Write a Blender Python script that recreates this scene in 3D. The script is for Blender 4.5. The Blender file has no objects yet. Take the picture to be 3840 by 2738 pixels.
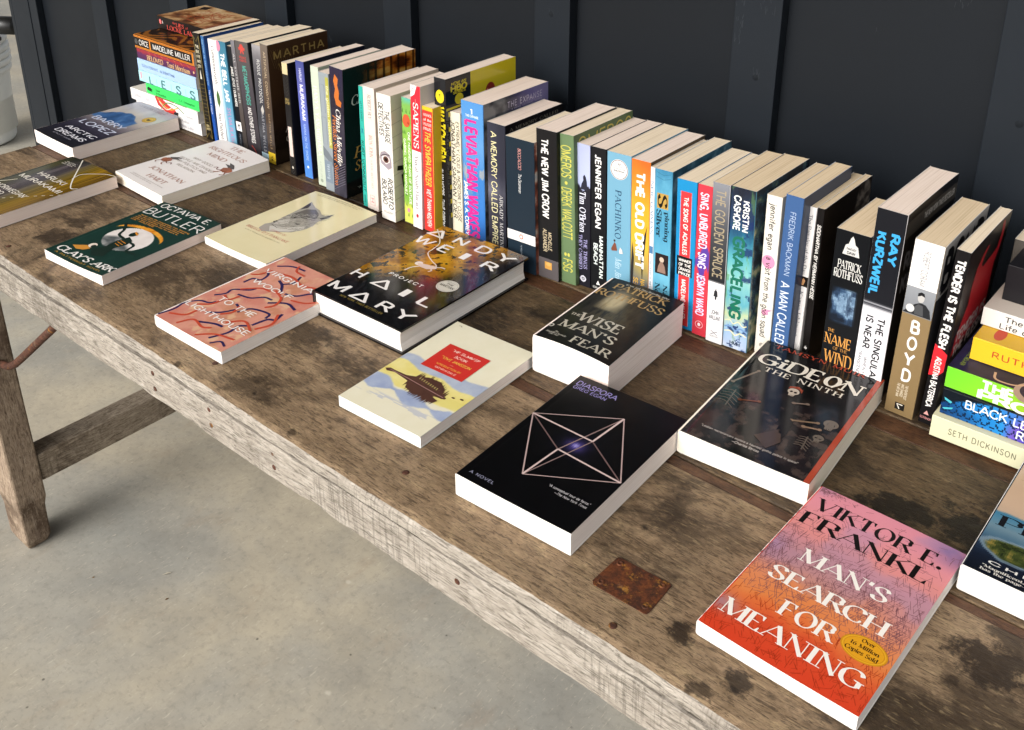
import bpy, math, random
import numpy as np
from mathutils import Matrix, Vector
from mathutils.geometry import tessellate_polygon

S = bpy.context.scene
COL = S.collection
R = math.radians
TZ = 0.76                       # height of the table top above the floor (metres)

# ------------------------------------------------------------------ camera
cam_d = bpy.data.cameras.new('camera')
cam = bpy.data.objects.new('camera', cam_d)
COL.objects.link(cam)
cam.location = (0.0, 0.0, TZ + 0.6753)
cam.rotation_mode = 'XYZ'
_yaw, _pitch, _roll = R(40.006), R(22.944), R(0.218)
_f = Vector((-math.sin(_yaw) * math.cos(_pitch), math.cos(_yaw) * math.cos(_pitch), -math.sin(_pitch)))
_r = Vector((math.cos(_yaw), math.sin(_yaw), 0))
_u = _r.cross(_f)
_r2 = _r * math.cos(_roll) + _u * math.sin(_roll)
_u2 = -_r * math.sin(_roll) + _u * math.cos(_roll)
cam.matrix_world = Matrix(((_r2.x, _u2.x, -_f.x, 0), (_r2.y, _u2.y, -_f.y, 0), (_r2.z, _u2.z, -_f.z, TZ + 0.6753), (0, 0, 0, 1)))
cam_d.sensor_width = 36.0
cam_d.lens = 36.0 * 3924.6 / 3840.0
cam_d.shift_x = -44.3 / 3840.0
cam_d.shift_y = -706.2 / 3840.0
cam_d.clip_start = 0.02
cam_d.clip_end = 200.0
S.camera = cam

# ------------------------------------------------------------------ world, sun, exposure
SUN_EL, SUN_AZ = R(31), R(266)          # azimuth measured from +x, counter-clockwise: front left
w = bpy.data.worlds.new('World')
S.world = w
w.use_nodes = True
nt = w.node_tree
nt.nodes.clear()
sky = nt.nodes.new('ShaderNodeTexSky')
sky.sky_type = 'NISHITA'
sky.sun_disc = False
sky.sun_elevation = SUN_EL
sky.sun_rotation = R(90) - SUN_AZ
sky.air_density = 1.0
sky.dust_density = 9.0
sky.ozone_density = 0.6
hs = nt.nodes.new('ShaderNodeHueSaturation')
hs.inputs['Saturation'].default_value = 0.18
bg = nt.nodes.new('ShaderNodeBackground')
bg.inputs['Strength'].default_value = 0.15
wo = nt.nodes.new('ShaderNodeOutputWorld')
nt.links.new(sky.outputs[0], hs.inputs['Color'])
nt.links.new(hs.outputs[0], bg.inputs['Color'])
nt.links.new(bg.outputs[0], wo.inputs['Surface'])
sd = bpy.data.lights.new('sun', 'SUN')
sd.energy = 0.5
sd.angle = R(100)
sd.color = (1.0, 0.985, 0.96)
sun = bpy.data.objects.new('sun', sd)
COL.objects.link(sun)
_d = Vector((math.cos(SUN_AZ) * math.cos(SUN_EL), math.sin(SUN_AZ) * math.cos(SUN_EL), math.sin(SUN_EL)))
sun.rotation_euler = _d.to_track_quat('Z', 'Y').to_euler()
sun.location = (-3, -3, 4)
S.view_settings.view_transform = 'Standard'
S.view_settings.look = 'None'
S.view_settings.exposure = 0.65
S.view_settings.gamma = 1.0
S.view_settings.use_curve_mapping = False
S.render.engine = 'CYCLES'
S.cycles.max_bounces = 6
S.cycles.diffuse_bounces = 4
S.cycles.glossy_bounces = 3

# ------------------------------------------------------------------ small helpers
def lin(h):
    if not isinstance(h, str):
        a = np.asarray(h, float)
    else:
        h = h.lstrip('#')
        if len(h) == 3: h = ''.join(c * 2 for c in h)
        a = np.array([int(h[i:i + 2], 16) / 255 for i in (0, 2, 4)])
    return np.where(a <= 0.04045, a / 12.92, ((a + 0.055) / 1.055) ** 2.4)
def rgb(h):
    h = h.lstrip('#')
    if len(h) == 3: h = ''.join(c * 2 for c in h)
    return np.array([int(h[i:i + 2], 16) / 255 for i in (0, 2, 4)])
def tag(o, label=None, cat=None, group=None, kind=None):
    for k, v in (('label', label), ('category', cat), ('group', group), ('kind', kind)):
        if v: o[k] = v
    return o
def empty(name, loc, label, cat, group=None, M=None):
    o = bpy.data.objects.new(name, None)
    o.empty_display_size = 0.05
    COL.objects.link(o)
    if M is not None: o.matrix_world = M
    else: o.location = loc
    return tag(o, label, cat, group)
def mesh_obj(name, verts, faces, mats, parent=None, fm=None, cols=None, smooth=False, scale=1.0):
    me = bpy.data.meshes.new(name)
    v = np.asarray(verts, float) * scale
    me.from_pydata([tuple(p) for p in v], [], faces)
    for m in (mats if isinstance(mats, (list, tuple)) else [mats]): me.materials.append(m)
    if fm is not None: me.polygons.foreach_set('material_index', fm)
    if cols is not None:
        at = me.color_attributes.new('Col', 'FLOAT_COLOR', 'CORNER')
        n = np.array([len(f) for f in faces])
        c = np.concatenate([np.asarray(cols, float), np.ones((len(faces), 1))], 1)
        at.data.foreach_set('color', np.repeat(c, n, axis=0).ravel())
    if smooth: me.polygons.foreach_set('use_smooth', [True] * len(me.polygons))
    me.validate()
    me.update()
    o = bpy.data.objects.new(name, me)
    COL.objects.link(o)
    if parent is not None: o.parent = parent
    return o
class MB:
    def __init__(s): s.v = []; s.f = []; s.m = []
    def add(s, vs, fs, mi=0):
        b = len(s.v); s.v += [tuple(p) for p in vs]; s.f += [[b + i for i in f] for f in fs]; s.m += [mi] * len(fs)
    def box(s, x0, x1, y0, y1, z0, z1, mi=0):
        s.add([(x0, y0, z0), (x1, y0, z0), (x1, y1, z0), (x0, y1, z0), (x0, y0, z1), (x1, y0, z1), (x1, y1, z1), (x0, y1, z1)],
              [(0, 3, 2, 1), (4, 5, 6, 7), (0, 1, 5, 4), (1, 2, 6, 5), (2, 3, 7, 6), (3, 0, 4, 7)], mi)
    def tube(s, pts, r, n=12, mi=0):
        pts = [Vector(p) for p in pts]; rings = []
        for i, p in enumerate(pts):
            d = (pts[min(i + 1, len(pts) - 1)] - pts[max(i - 1, 0)]).normalized()
            a = d.cross(Vector((0.3, 0.2, 1))).normalized(); b = d.cross(a)
            rr = r[i] if isinstance(r, (list, tuple)) else r
            rings.append([p + (a * math.cos(t) + b * math.sin(t)) * rr for t in [2 * math.pi * k / n for k in range(n)]])
        vs = [q for g in rings for q in g]; fs = []
        for i in range(len(pts) - 1):
            for k in range(n):
                fs.append((i * n + k, i * n + (k + 1) % n, (i + 1) * n + (k + 1) % n, (i + 1) * n + k))
        fs.append(tuple(range(n - 1, -1, -1))); fs.append(tuple((len(pts) - 1) * n + k for k in range(n)))
        s.add(vs, fs, mi)
    def lathe(s, prof, n=40, c=(0, 0, 0), mi=0):
        vs = [(c[0] + r * math.cos(2 * math.pi * k / n), c[1] + r * math.sin(2 * math.pi * k / n), c[2] + z) for r, z in prof for k in range(n)]
        fs = [(i * n + k, i * n + (k + 1) % n, (i + 1) * n + (k + 1) % n, (i + 1) * n + k) for i in range(len(prof) - 1) for k in range(n)]
        s.add(vs, fs, mi)
    def build(s, name, mats, parent=None, smooth=False, bevel=0.0):
        o = mesh_obj(name, s.v, s.f, mats, parent, s.m, smooth=smooth)
        if bevel:
            b = o.modifiers.new('bevel', 'BEVEL'); b.width = bevel; b.segments = 2; b.limit_method = 'ANGLE'
        return o

# numpy value noise, used where printed pictures are laid down
def _hash(ix, iy, seed):
    h = (ix * 374761393 + iy * 668265263 + seed * 974634541) & 0xffffffff
    h = ((h ^ (h >> 13)) * 1274126177) & 0xffffffff
    return ((h ^ (h >> 16)) & 0xffff) / 65535.0
def vnoise(x, y, seed=0):
    x = np.asarray(x, float); y = np.asarray(y, float)
    ix = np.floor(x).astype(np.int64); iy = np.floor(y).astype(np.int64)
    fx = x - ix; fy = y - iy; fx = fx * fx * (3 - 2 * fx); fy = fy * fy * (3 - 2 * fy)
    a = _hash(ix, iy, seed); b = _hash(ix + 1, iy, seed); c = _hash(ix, iy + 1, seed); d = _hash(ix + 1, iy + 1, seed)
    return (a * (1 - fx) + b * fx) * (1 - fy) + (c * (1 - fx) + d * fx) * fy
def fbm(x, y, seed=0, o=4):
    s = 0; a = 0.5; t = 0
    for k in range(o):
        s = s + a * vnoise(x * 2 ** k, y * 2 ** k, seed + k * 7); t += a; a *= 0.5
    return s / t
def ramp(t, stops):
    t = np.asarray(t, float)
    xs = [p for p, c in stops]; cs = np.array([rgb(c) for p, c in stops])
    return np.stack([np.interp(t, xs, cs[:, k]) for k in range(3)], -1)
def mixc(a, b, m):
    m = np.clip(np.asarray(m, float), 0, 1)[..., None]
    a = rgb(a) if isinstance(a, str) else a; b = rgb(b) if isinstance(b, str) else b
    return a * (1 - m) + b * m
def sst(e0, e1, x):
    t = np.clip((x - e0) / (e1 - e0), 0, 1); return t * t * (3 - 2 * t)
# ------------------------------------------------------------------ materials
class NT:
    """tiny node-tree writer"""
    def __init__(s, name, rough=0.5, spec=0.5):
        s.m = bpy.data.materials.new(name); s.m.use_nodes = True
        s.t = s.m.node_tree; s.b = s.t.nodes['Principled BSDF']
        s.b.inputs['Roughness'].default_value = rough
        s.b.inputs['Specular IOR Level'].default_value = spec
    def n(s, ty, **kw):
        x = s.t.nodes.new(ty)
        for k, v in kw.items():
            if k.startswith('i_'):
                key = k[2:]
                x.inputs[int(key) if key.isdigit() else key].default_value = v
            else: setattr(x, k, v)
        return x
    def l(s, a, b): s.t.links.new(a, b)
    def coord(s, scale=(1, 1, 1), loc=(0, 0, 0), rot=(0, 0, 0)):
        if not hasattr(s, '_tc'): s._tc = s.n('ShaderNodeTexCoord')
        mp = s.n('ShaderNodeMapping'); mp.inputs['Scale'].default_value = scale; mp.inputs['Location'].default_value = loc; mp.inputs['Rotation'].default_value = rot
        s.l(s._tc.outputs['Object'], mp.inputs['Vector']); return mp.outputs[0]
    def noise(s, scale, detail=4, rough=0.6, sc=(1, 1, 1), loc=(0, 0, 0), dist=0.0, rot=(0, 0, 0)):
        x = s.n('ShaderNodeTexNoise'); x.inputs['Scale'].default_value = scale; x.inputs['Detail'].default_value = detail
        x.inputs['Roughness'].default_value = rough; x.inputs['Distortion'].default_value = dist
        s.l(s.coord(sc, loc, rot), x.inputs['Vector']); return x.outputs['Fac']
    def vor(s, scale, sc=(1, 1, 1), feature='F1', rnd=1.0):
        x = s.n('ShaderNodeTexVoronoi'); x.feature = feature; x.inputs['Scale'].default_value = scale; x.inputs['Randomness'].default_value = rnd
        s.l(s.coord(sc), x.inputs['Vector']); return x.outputs['Distance']
    def ramp(s, src, stops, interp='LINEAR'):
        x = s.n('ShaderNodeValToRGB'); e = x.color_ramp; e.interpolation = interp
        while len(e.elements) < len(stops): e.elements.new(0.5)
        for el, (p, c) in zip(e.elements, stops):
            el.position = p
            el.color = (c, c, c, 1) if isinstance(c, (int, float)) else (*lin(c), 1)
        s.l(src, x.inputs[0]); return x.outputs[0]
    def mix(s, fac, a, b, mode='MIX'):
        x = s.n('ShaderNodeMix'); x.data_type = 'RGBA'; x.blend_type = mode
        for k, v in ((0, fac), (6, a), (7, b)):
            if isinstance(v, str): x.inputs[k].default_value = (*lin(v), 1)
            elif isinstance(v, (int, float)): x.inputs[k].default_value = v if k == 0 else (v, v, v, 1)
            else: s.l(v, x.inputs[k])
        return x.outputs[2]
    def math(s, op, a, b=0.0):
        x = s.n('ShaderNodeMath'); x.operation = op
        for k, v in ((0, a), (1, b)):
            if isinstance(v, (int, float)): x.inputs[k].default_value = v
            else: s.l(v, x.inputs[k])
        return x.outputs[0]
    def out(s, color=None, rough=None, bump=None, strength=0.2, dist=0.001):
        if color is not None:
            if isinstance(color, str): s.b.inputs['Base Color'].default_value = (*lin(color), 1)
            else: s.l(color, s.b.inputs['Base Color'])
        if rough is not None: s.l(rough, s.b.inputs['Roughness'])
        if bump is not None:
            x = s.n('ShaderNodeBump'); x.inputs['Strength'].default_value = strength; x.inputs['Distance'].default_value = dist
            s.l(bump, x.inputs['Height']); s.l(x.outputs[0], s.b.inputs['Normal'])
        return s.m

def print_mat(name, rough, coat=0.0, spec=0.5):
    k = NT(name, rough, spec)
    a = k.n('ShaderNodeVertexColor'); a.layer_name = 'Col'
    grain = k.noise(900, 2, 0.5)
    c = k.mix(0.10, a.outputs['Color'], k.ramp(grain, [(0.3, 0.45), (0.7, 0.62)]), 'OVERLAY')
    c = k.mix(1.0, c, 0.80, 'MULTIPLY')
    if coat:
        k.b.inputs['Coat Weight'].default_value = coat; k.b.inputs['Coat Roughness'].default_value = 0.10
    wav = k.noise(26, 2, 0.5)
    return k.out(c, bump=wav, strength=0.035, dist=0.002)
M_GLOSS = print_mat('printed_card_gloss', 0.13, 0.0, 0.42)
M_SATIN = print_mat('printed_card_satin', 0.30, 0.0, 0.15)
M_MATTE = print_mat('printed_card_matte', 0.55, 0.0, 0.12)

def page_mat(name, c0, c1, c2):
    k = NT(name, 0.8, 0.15)
    n = k.noise(1.0, 3, 0.6, (14, 14, 2300))
    n2 = k.noise(1.0, 3, 0.55, (6, 6, 700))
    c = k.mix(k.ramp(n, [(0.35, 0.0), (0.7, 1.0)]), c0, c1)
    c = k.mix(k.math('MULTIPLY', k.ramp(n2, [(0.54, 0.0), (0.68, 1.0)]), 0.6), c, c2)
    return k.out(c, bump=n, strength=0.22, dist=0.0006)
M_PAGE = {
    'white': page_mat('page_edges_white', '#dcd5cf', '#e9e4df', '#c6bcb4'),
    'cream': page_mat('page_edges_cream', '#e8dcc9', '#f0e7d9', '#d2c4ae'),
    'pink': page_mat('page_edges_rosy', '#ead9cf', '#f2e6df', '#d6c3b8'),
    'rose': page_mat('page_heads_rosy', '#d9c6b8', '#e4d5c9', '#bfa999'),
    'buff': page_mat('page_heads_buff', '#d6c5ab', '#e2d3bc', '#bda98c'),
    'tan': page_mat('page_edges_tan', '#cbb595', '#d8c5a8', '#ad9677'),
}
# ------------------------------------------------------------------ lettering: every glyph is a pen skeleton, inked with a nib
G = {
'A': '9|i!0 0 4.5 10|i9 0 4.5 10|N1.7 3.3 7.3 3.3', 'B': '7.2|I1 0 1 10|S1 10 4.2 10 6 9 6 7.5 6 6 4.2 5.3 1 5.3|S1 5.3 4.5 5.3 6.8 4.5 6.8 2.7 6.8 .8 4.5 0 1 0',
'C': '8.4|S7.9 7.7 7.1 9.4 5 10.1 2.5 9.4 .7 7 .7 3 2.5 .6 5 -.1 7.1 .6 8 2.4', 'D': '8.7|I1 0 1 10|S1 10 4 10 6.9 9 8 6.6 8 3.4 6.9 1 4 0 1 0',
'E': '7|I1 0 1 10|b1 10 6.2 10|N1 5.3 4.9 5.3|b1 0 6.5 0', 'F': '6.7|I1 0 1 10|b1 10 6.2 10|N1 5.2 4.9 5.2', 'G': '9|S8 7.8 7.1 9.4 5 10.1 2.5 9.4 .7 7 .7 3 2.5 .6 5 -.1 7 .4 8 1.2|i8 4.3 8 1|N8 4.3 5.6 4.3',
'H': '8.8|I1 0 1 10|I7.8 0 7.8 10|N1 5.2 7.8 5.2', 'I': '3|I1.5 0 1.5 10', 'J': '5.4|i4 10 4 2.6|S4 2.6 3.6 .5 2 -.1 .4 .9', 'K': '8.2|I1 0 1 10|i!7.3 10 1 4.3|i8 0 3.3 6',
'L': '6.6|I1 0 1 10|b1 0 6.3 0', 'M': '10.6|I!1 0 1 10|N.8 10 5.2 .4|N!5.2 .4 9.6 10|I9.6 0 9.6 10', 'N': '8.9|I!1 0 1 10|N.8 10 7.9 0|i!7.9 10 7.9 0', 'O': '9.6|O4.8 5 4.1 5.1',
'P': '7.1|I1 0 1 10|S1 10 4.5 10 6.6 9 6.6 7.3 6.6 5.5 4.5 4.7 1 4.7', 'Q': '9.6|O4.8 5 4.1 5.1|N5.4 2.2 8.8 -1.4', 'R': '7.9|I1 0 1 10|S1 10 4.5 10 6.5 9 6.5 7.4 6.5 5.7 4.5 5 1 5|i7.9 0 4 5',
'S': '6.9|S6.2 8 5.3 9.6 3.5 10.1 1.7 9.4 .9 7.7 1.9 6.1 3.6 5.1 5.5 4 6.3 2.4 5.5 .6 3.5 -.1 1.6 .5 .6 2.3', 'T': '7.8|i3.9 0 3.9 10|b3.9 10 .2 10|b3.9 10 7.6 10', 'U': '8.7|i1 10 1 3|S1 3 1.7 .6 4.3 -.1 7 .6 7.7 3|i!7.7 10 7.7 3',
'V': '8.6|i.2 10 4.3 0|i!8.4 10 4.3 0', 'W': '12.6|i.2 10 3.4 0|N!3.4 0 6.3 10|N6.3 10 9.2 0|i!12.4 10 9.2 0', 'X': '8.4|I.5 10 7.9 0|I!7.7 10 .6 0', 'Y': '8|i.1 10 4 4.6|i!7.9 10 4 4.6|i4 0 4 4.6', 'Z': '7.4|b7 10 .7 10|N+7 10 .5 0|b.5 0 7.1 0',
'é': '6|N.9 3.6 5.3 3.6|S5.3 3.6 4.8 5.9 3.2 6.7 1.5 6 .7 3.5 1.2 1 3 -.1 5.2 1.2|N2.6 8 4.2 9.8', 'É': '7|I1 0 1 10|b1 10 6.2 10|N1 5.3 4.9 5.3|b1 0 6.5 0|N3 11 5 12.8', 'Ñ': '8.9|I!1 0 1 10|N.8 10 7.9 0|i!7.9 10 7.9 0|S2 11.4 3.4 12.4 5 11.4 6.6 12.4',
'0': '7|O3.5 5 2.8 5', '1': '5|I2.7 0 2.7 10|N!2.7 10 .9 8.3', '2': '6.6|S.8 7.8 1.6 9.6 3.3 10 5.2 9.2 5.7 7.4 4.8 5.2 .7 0|b.7 0 6.1 0', '3': '6.4|S.8 8.4 2 9.8 3.6 10 5.3 8.8 5.2 6.8 3.2 5.4|S3.2 5.4 5.6 4.6 5.8 2.2 4.4 .3 2.4 0 .6 1.4',
'6': '6.8|S5.6 9.6 3.2 8.4 1.2 5.6 .8 3 1.8 .6 3.5 0 5.4 .8 6 3 5.2 5.2 3.5 5.8 1.6 4.8 .9 3.2', '9': '6.8|O3.4 6.8 2.6 3.1|S6 6.8 5.4 3 2 0', '8': '6.6|O3.3 7.6 2.2 2.4|O3.3 2.6 2.7 2.7',
'a': '6.1|S1 5.3 2.4 6.7 4.1 6.4 4.8 4.8|N4.8 4.8 4.8 0|S4.8 3.9 2.2 3.5 .7 1.8 1.7 0 3.4 .4 4.8 1.8', 'b': '6.7|i1 10 1 0|S1 4.8 2.4 6.5 4.5 6.5 5.9 4.5 5.9 2 4.5 0 2.4 0 1 1.6', 'c': '5.6|S5.1 5.2 3.9 6.6 2.2 6.4 .7 4.6 .7 2 2.2 .1 3.9 0 5.2 1.3',
'd': '6.8|i5.7 10 5.7 0|S5.7 4.8 4.3 6.5 2.2 6.5 .8 4.5 .8 2 2.2 0 4.3 0 5.7 1.6', 'e': '6|N.9 3.6 5.3 3.6|S5.3 3.6 4.8 5.9 3.2 6.7 1.5 6 .7 3.5 1.2 1 3 -.1 5.2 1.2', 'f': '4|S3.9 9.6 2.6 10 1.7 8.6 1.7 7|i1.7 0 1.7 7|N.3 6.5 3.5 6.5',
'g': '6.5|S5.5 4.8 4.2 6.5 2.2 6.5 .8 4.5 .8 2 2.2 0 4.2 0 5.5 1.6|N5.5 6.6 5.5 -.8|S5.5 -.8 4.6 -2.8 2.4 -3.1 .9 -2', 'h': '6.8|I1 0 1 10|S1 4.6 2.6 6.6 4.6 6.5 5.7 4.6|i5.7 0 5.7 4.6', 'i': '2.8|I1.4 0 1.4 6.6|D1.4 9 .75', 'j': '3|i1.8 6.6 1.8 -.8|S1.8 -.8 1.2 -2.8 -.4 -3|D1.8 9 .75',
'k': '6.4|I1 0 1 10|i!5.5 6.6 1.1 2.9|i6.2 0 2.7 4.1', 'l': '2.8|I1.4 0 1.4 10', 'm': '10|I1 0 1 6.6|S1 4.6 2.3 6.6 4 6.5 5 4.6|i5 0 5 4.6|S5 4.6 6.4 6.6 8 6.5 9 4.6|i9 0 9 4.6', 'n': '6.8|I1 0 1 6.6|S1 4.6 2.6 6.6 4.6 6.5 5.7 4.6|i5.7 0 5.7 4.6',
'o': '6.5|O3.2 3.3 2.6 3.4', 'p': '6.8|I1 -3 1 6.6|S1 4.8 2.4 6.5 4.5 6.5 5.9 4.5 5.9 2 4.5 0 2.4 0 1 1.6', 'q': '6.8|I5.7 -3 5.7 6.6|S5.7 4.8 4.3 6.5 2.2 6.5 .8 4.5 .8 2 2.2 0 4.3 0 5.7 1.6', 'r': '4.8|I1 0 1 6.6|S1 4.6 2.1 6.4 3.4 6.7 4.5 6',
's': '5.1|S4.5 5.3 3.7 6.5 2.4 6.7 1.1 6 .9 4.7 2.4 3.5 4.2 2.6 4.5 1.2 3.3 -.1 1.7 0 .5 1.4', 't': '4.2|S1.8 9 1.8 2 2.4 .1 3.9 .5|N.3 6.5 3.8 6.5', 'u': '6.8|i1 6.6 1 2|S1 2 1.8 .1 3.6 0 5.7 2|I5.7 6.6 5.7 0', 'v': '6.2|i.4 6.6 3.1 0|i!5.8 6.6 3.1 0',
'w': '9.4|i.4 6.6 2.6 0|N!2.6 0 4.7 6.6|N4.7 6.6 6.8 0|i!9 6.6 6.8 0', 'x': '6|I.6 6.6 5.4 0|I!5.3 6.6 .6 0', 'y': '6.2|i.4 6.6 3.2 .3|i!5.8 6.6 3.1 0|N3.1 0 1.4 -3', 'z': '5.6|b5.2 6.5 .6 6.5|N+5.2 6.5 .5 0|b.5 0 5.3 0',
'.': '2.6|D1.3 .6 .85', ',': '2.6|D1.3 .6 .85|N1.5 .4 .8 -1.6', "'": '2.2|N1.2 10 .9 7.4', '-': '4.4|N.5 3.6 3.9 3.6', '_': '9|N.3 3.6 8.7 3.6', '&': '8.6|S8 4.6 6.4 1.4 4 -.1 1.6 .5 .8 2.4 2 4.6 4.8 6.6 5.2 8.6 3.8 10 2.3 9 2.4 7 8.2 0', '*': '4|D2 4 1.1',
':': '2.6|D1.3 .7 .85|D1.3 5.6 .85', '!': '2.8|N1.4 10 1.4 3|D1.4 .7 .9', '"': '4|N1.2 10 .9 7.6|N2.8 10 2.5 7.6', '^': '9|N.2 0 4.5 10|N4.5 10 8.8 0|N8.8 0 .2 0', '#': '7.4|N1 3.4 6.6 3.4|N1.2 6.6 6.8 6.6|N2.2 0 3.2 10|N4.8 0 5.8 10', '|': '3|N1.5 -1 1.5 11', ' ': '4|', '~': '6|S.5 4 2 5 4 3 5.5 4', '?': '6|S.6 7.8 1.6 9.8 3.6 10 5 8 3 5.4 3 3|D3 .6 .9',
}
def _cr(p, n=5):
    p = [np.array(q, float) for q in p]
    q = [2 * p[0] - p[1]] + p + [2 * p[-1] - p[-2]]
    out = []
    for i in range(1, len(q) - 2):
        for k in range(n):
            t = k / n
            out.append(0.5 * ((2 * q[i]) + (-q[i - 1] + q[i + 1]) * t + (2 * q[i - 1] - 5 * q[i] + 4 * q[i + 1] - q[i + 2]) * t * t + (-q[i - 1] + 3 * q[i] - 3 * q[i + 1] + q[i + 2]) * t ** 3))
    out.append(p[-1]); return out
_TA = np.array([0, 30, 66, 84, 90, 118, 150, 180.]); _TW = np.array([0, .08, .3, .9, 1, 1, .55, 0.])
def _hw(d, st, force=None):
    if not st.get('serif'): return st['w'] / 2
    a = math.degrees(math.atan2(d[1], d[0])) % 180
    k = float(np.interp(a, _TA, _TW))
    if force == '!': k = 0.0
    if force == '+': k = 1.0
    return (st['thin'] + (st['w'] - st['thin']) * k) / 2
def _strip(pts, st, force=None, ext=0.0, closed=False):
    P = [np.array(p, float) for p in pts]
    if not closed and ext:
        d = P[0] - P[1]; P[0] = P[0] + d / (np.linalg.norm(d) + 1e-9) * ext
        d = P[-1] - P[-2]; P[-1] = P[-1] + d / (np.linalg.norm(d) + 1e-9) * ext
    L = []; Rr = []; n = len(P)
    for i in range(n):
        a = P[(i - 1) % n] if (closed or i > 0) else P[i]; b = P[(i + 1) % n] if (closed or i < n - 1) else P[i]
        d = b - a; d = d / (np.linalg.norm(d) + 1e-9); h = _hw(d, st, force); nn = np.array([-d[1], d[0]])
        L.append(P[i] + nn * h); Rr.append(P[i] - nn * h)
    m = n if closed else n - 1
    return [[Rr[i], Rr[(i + 1) % n], L[(i + 1) % n], L[i]] for i in range(m)]
_cache = {}
def glyph(ch, sk, st):
    key = (ch, sk)
    if key in _cache: return _cache[key]
    g = G.get(ch) or G['*']
    parts = g.split('|'); W = float(parts[0]); out = []; w = st['w']
    for s in parts[1:]:
        if not s: continue
        ty = s[0]; s = s[1:]; force = None
        if s[0] in '!+': force = s[0]; s = s[1:]
        v = [float(x) for x in s.split()]
        if ty == 'O':
            n = 22; pts = [(v[0] + (v[2]) * math.cos(-2 * math.pi * k / n), v[1] + v[3] * math.sin(-2 * math.pi * k / n)) for k in range(n)]
            out += _strip(pts, st, None, closed=True); continue
        if ty == 'D':
            r = max(v[2], w * .62); out.append([np.array((v[0] + r * math.cos(t), v[1] + r * math.sin(t))) for t in [2 * math.pi * k / 10 for k in range(10)]]); continue
        pts = [(v[i], v[i + 1]) for i in range(0, len(v), 2)]
        if ty == 'S': out += _strip(_cr(pts), st, force); continue
        ext = 0.0 if st.get('serif') else w * (.48 if ty in 'Nb' else .0)
        out += _strip(pts, st, force, ext if abs(pts[0][1] - pts[-1][1]) < .01 and ty == 'N' and not st.get('serif') else 0.0)
        if st.get('serif'):
            sl = st.get('slab', .55); sw = w / 2 + st.get('sw', .95)
            for j, p in enumerate((pts[0], pts[-1])):
                if ty == 'I' or (ty == 'i' and j == 0):
                    up = p[1] > 3.3; y0, y1 = (p[1] - sl, p[1]) if up else (p[1], p[1] + sl)
                    x = p[0]; hw = sw if force != '!' else sw * .85
                    out.append([np.array((x - hw, y0)), np.array((x + hw, y0)), np.array((x + hw, y1)), np.array((x - hw, y1))])
            if ty == 'b':
                p = pts[-1]; q = pts[0]; s1 = 1 if p[0] < q[0] else -1; dn = -1 if p[1] > 3 else 1
                t = st['thin'] / 2
                out.append([np.array((p[0] + s1 * .1, p[1] - dn * t)), np.array((p[0] + s1 * .1, p[1] + dn * 2.5)), np.array((p[0] + s1 * .55, p[1] + dn * 2.5)), np.array((p[0] + s1 * 1.7, p[1] - dn * t))])
    _cache[key] = (W, out); return _cache[key]
STY = {
 'sans': dict(w=1.5), 'bold': dict(w=2.1), 'black': dict(w=2.7), 'light': dict(w=.95), 'cond': dict(w=1.9), 'hand': dict(w=1.7, sh=.12), 'ital': dict(w=1.3, sh=.22), 'bital': dict(w=2.0, sh=.2),
 'serif': dict(w=1.85, thin=.8, serif=1), 'didone': dict(w=2.0, thin=.45, serif=1, slab=.4, sw=.9), 'sbold': dict(w=2.4, thin=.85, serif=1, slab=.7), 'sital': dict(w=1.6, thin=.6, serif=1, sh=.24), 'slab': dict(w=2.0, thin=1.3, serif=1, slab=1.1, sh=.12), 'wide': dict(w=1.65, sp=3.6), 'wsans': dict(w=1.5, sp=2.6), 'wserif': dict(w=1.75, thin=.8, serif=1, sp=2.4), 'rough': dict(w=1.9, thin=.8, serif=1, slab=.9, sw=.7, sh=.05),
}
def text_quads(s, style):
    st = STY[style]; x = 0; q = []; sp = st.get('sp', 1.0); sh = st.get('sh', 0)
    for ch in s:
        W, ps = glyph(ch, style, st)
        for p in ps: q.append([np.array((x + a[0] + sh * a[1], a[1])) for a in p])
        x += W + sp
    return q, x - sp
# ------------------------------------------------------------------ books
def clip(poly, ax, val, keep):
    out = []
    for i in range(len(poly)):
        a = poly[i]; b = poly[(i + 1) % len(poly)]; da = (a[ax] - val) * keep; db = (b[ax] - val) * keep
        if da >= 0: out.append(a)
        if (da > 0 > db) or (da < 0 < db):
            t = da / (da - db); out.append(a + (b - a) * t)
    return out
def cells(poly, du, dv):
    P = np.array(poly); out = []
    for i in range(int(math.floor(P[:, 0].min() / du)), int(math.floor((P[:, 0].max() - 1e-6) / du)) + 1):
        c = clip(clip(poly, 0, i * du, 1), 0, (i + 1) * du, -1)
        if len(c) < 3: continue
        Q = np.array(c)
        for j in range(int(math.floor(Q[:, 1].min() / dv)), int(math.floor((Q[:, 1].max() - 1e-6) / dv)) + 1):
            d = clip(clip(c, 1, j * dv, 1), 1, (j + 1) * dv, -1)
            if len(d) >= 3: out.append(d)
    return out
def area2(p):
    return sum(p[i][0] * p[(i + 1) % len(p)][1] - p[(i + 1) % len(p)][0] * p[i][1] for i in range(len(p)))
def flat_poly(kind, a):
    """2-D outline pieces (fractions) for one printed mark -> list of convex polys"""
    if kind == 'r':
        x0, x1, y0, y1 = a; return [[np.array(p, float) for p in ((x0, y0), (x1, y0), (x1, y1), (x0, y1))]]
    if kind == 'e':
        x, y, rx, ry = a; return [[np.array((x + rx * math.cos(t), y + ry * math.sin(t))) for t in [2 * math.pi * k / 36 for k in range(36)]]]
    if kind == 'p':
        pts = [Vector((p[0], p[1], 0)) for p in a]
        return [[np.array((pts[i][0], pts[i][1])) for i in t] for t in tessellate_polygon([pts])]
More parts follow.
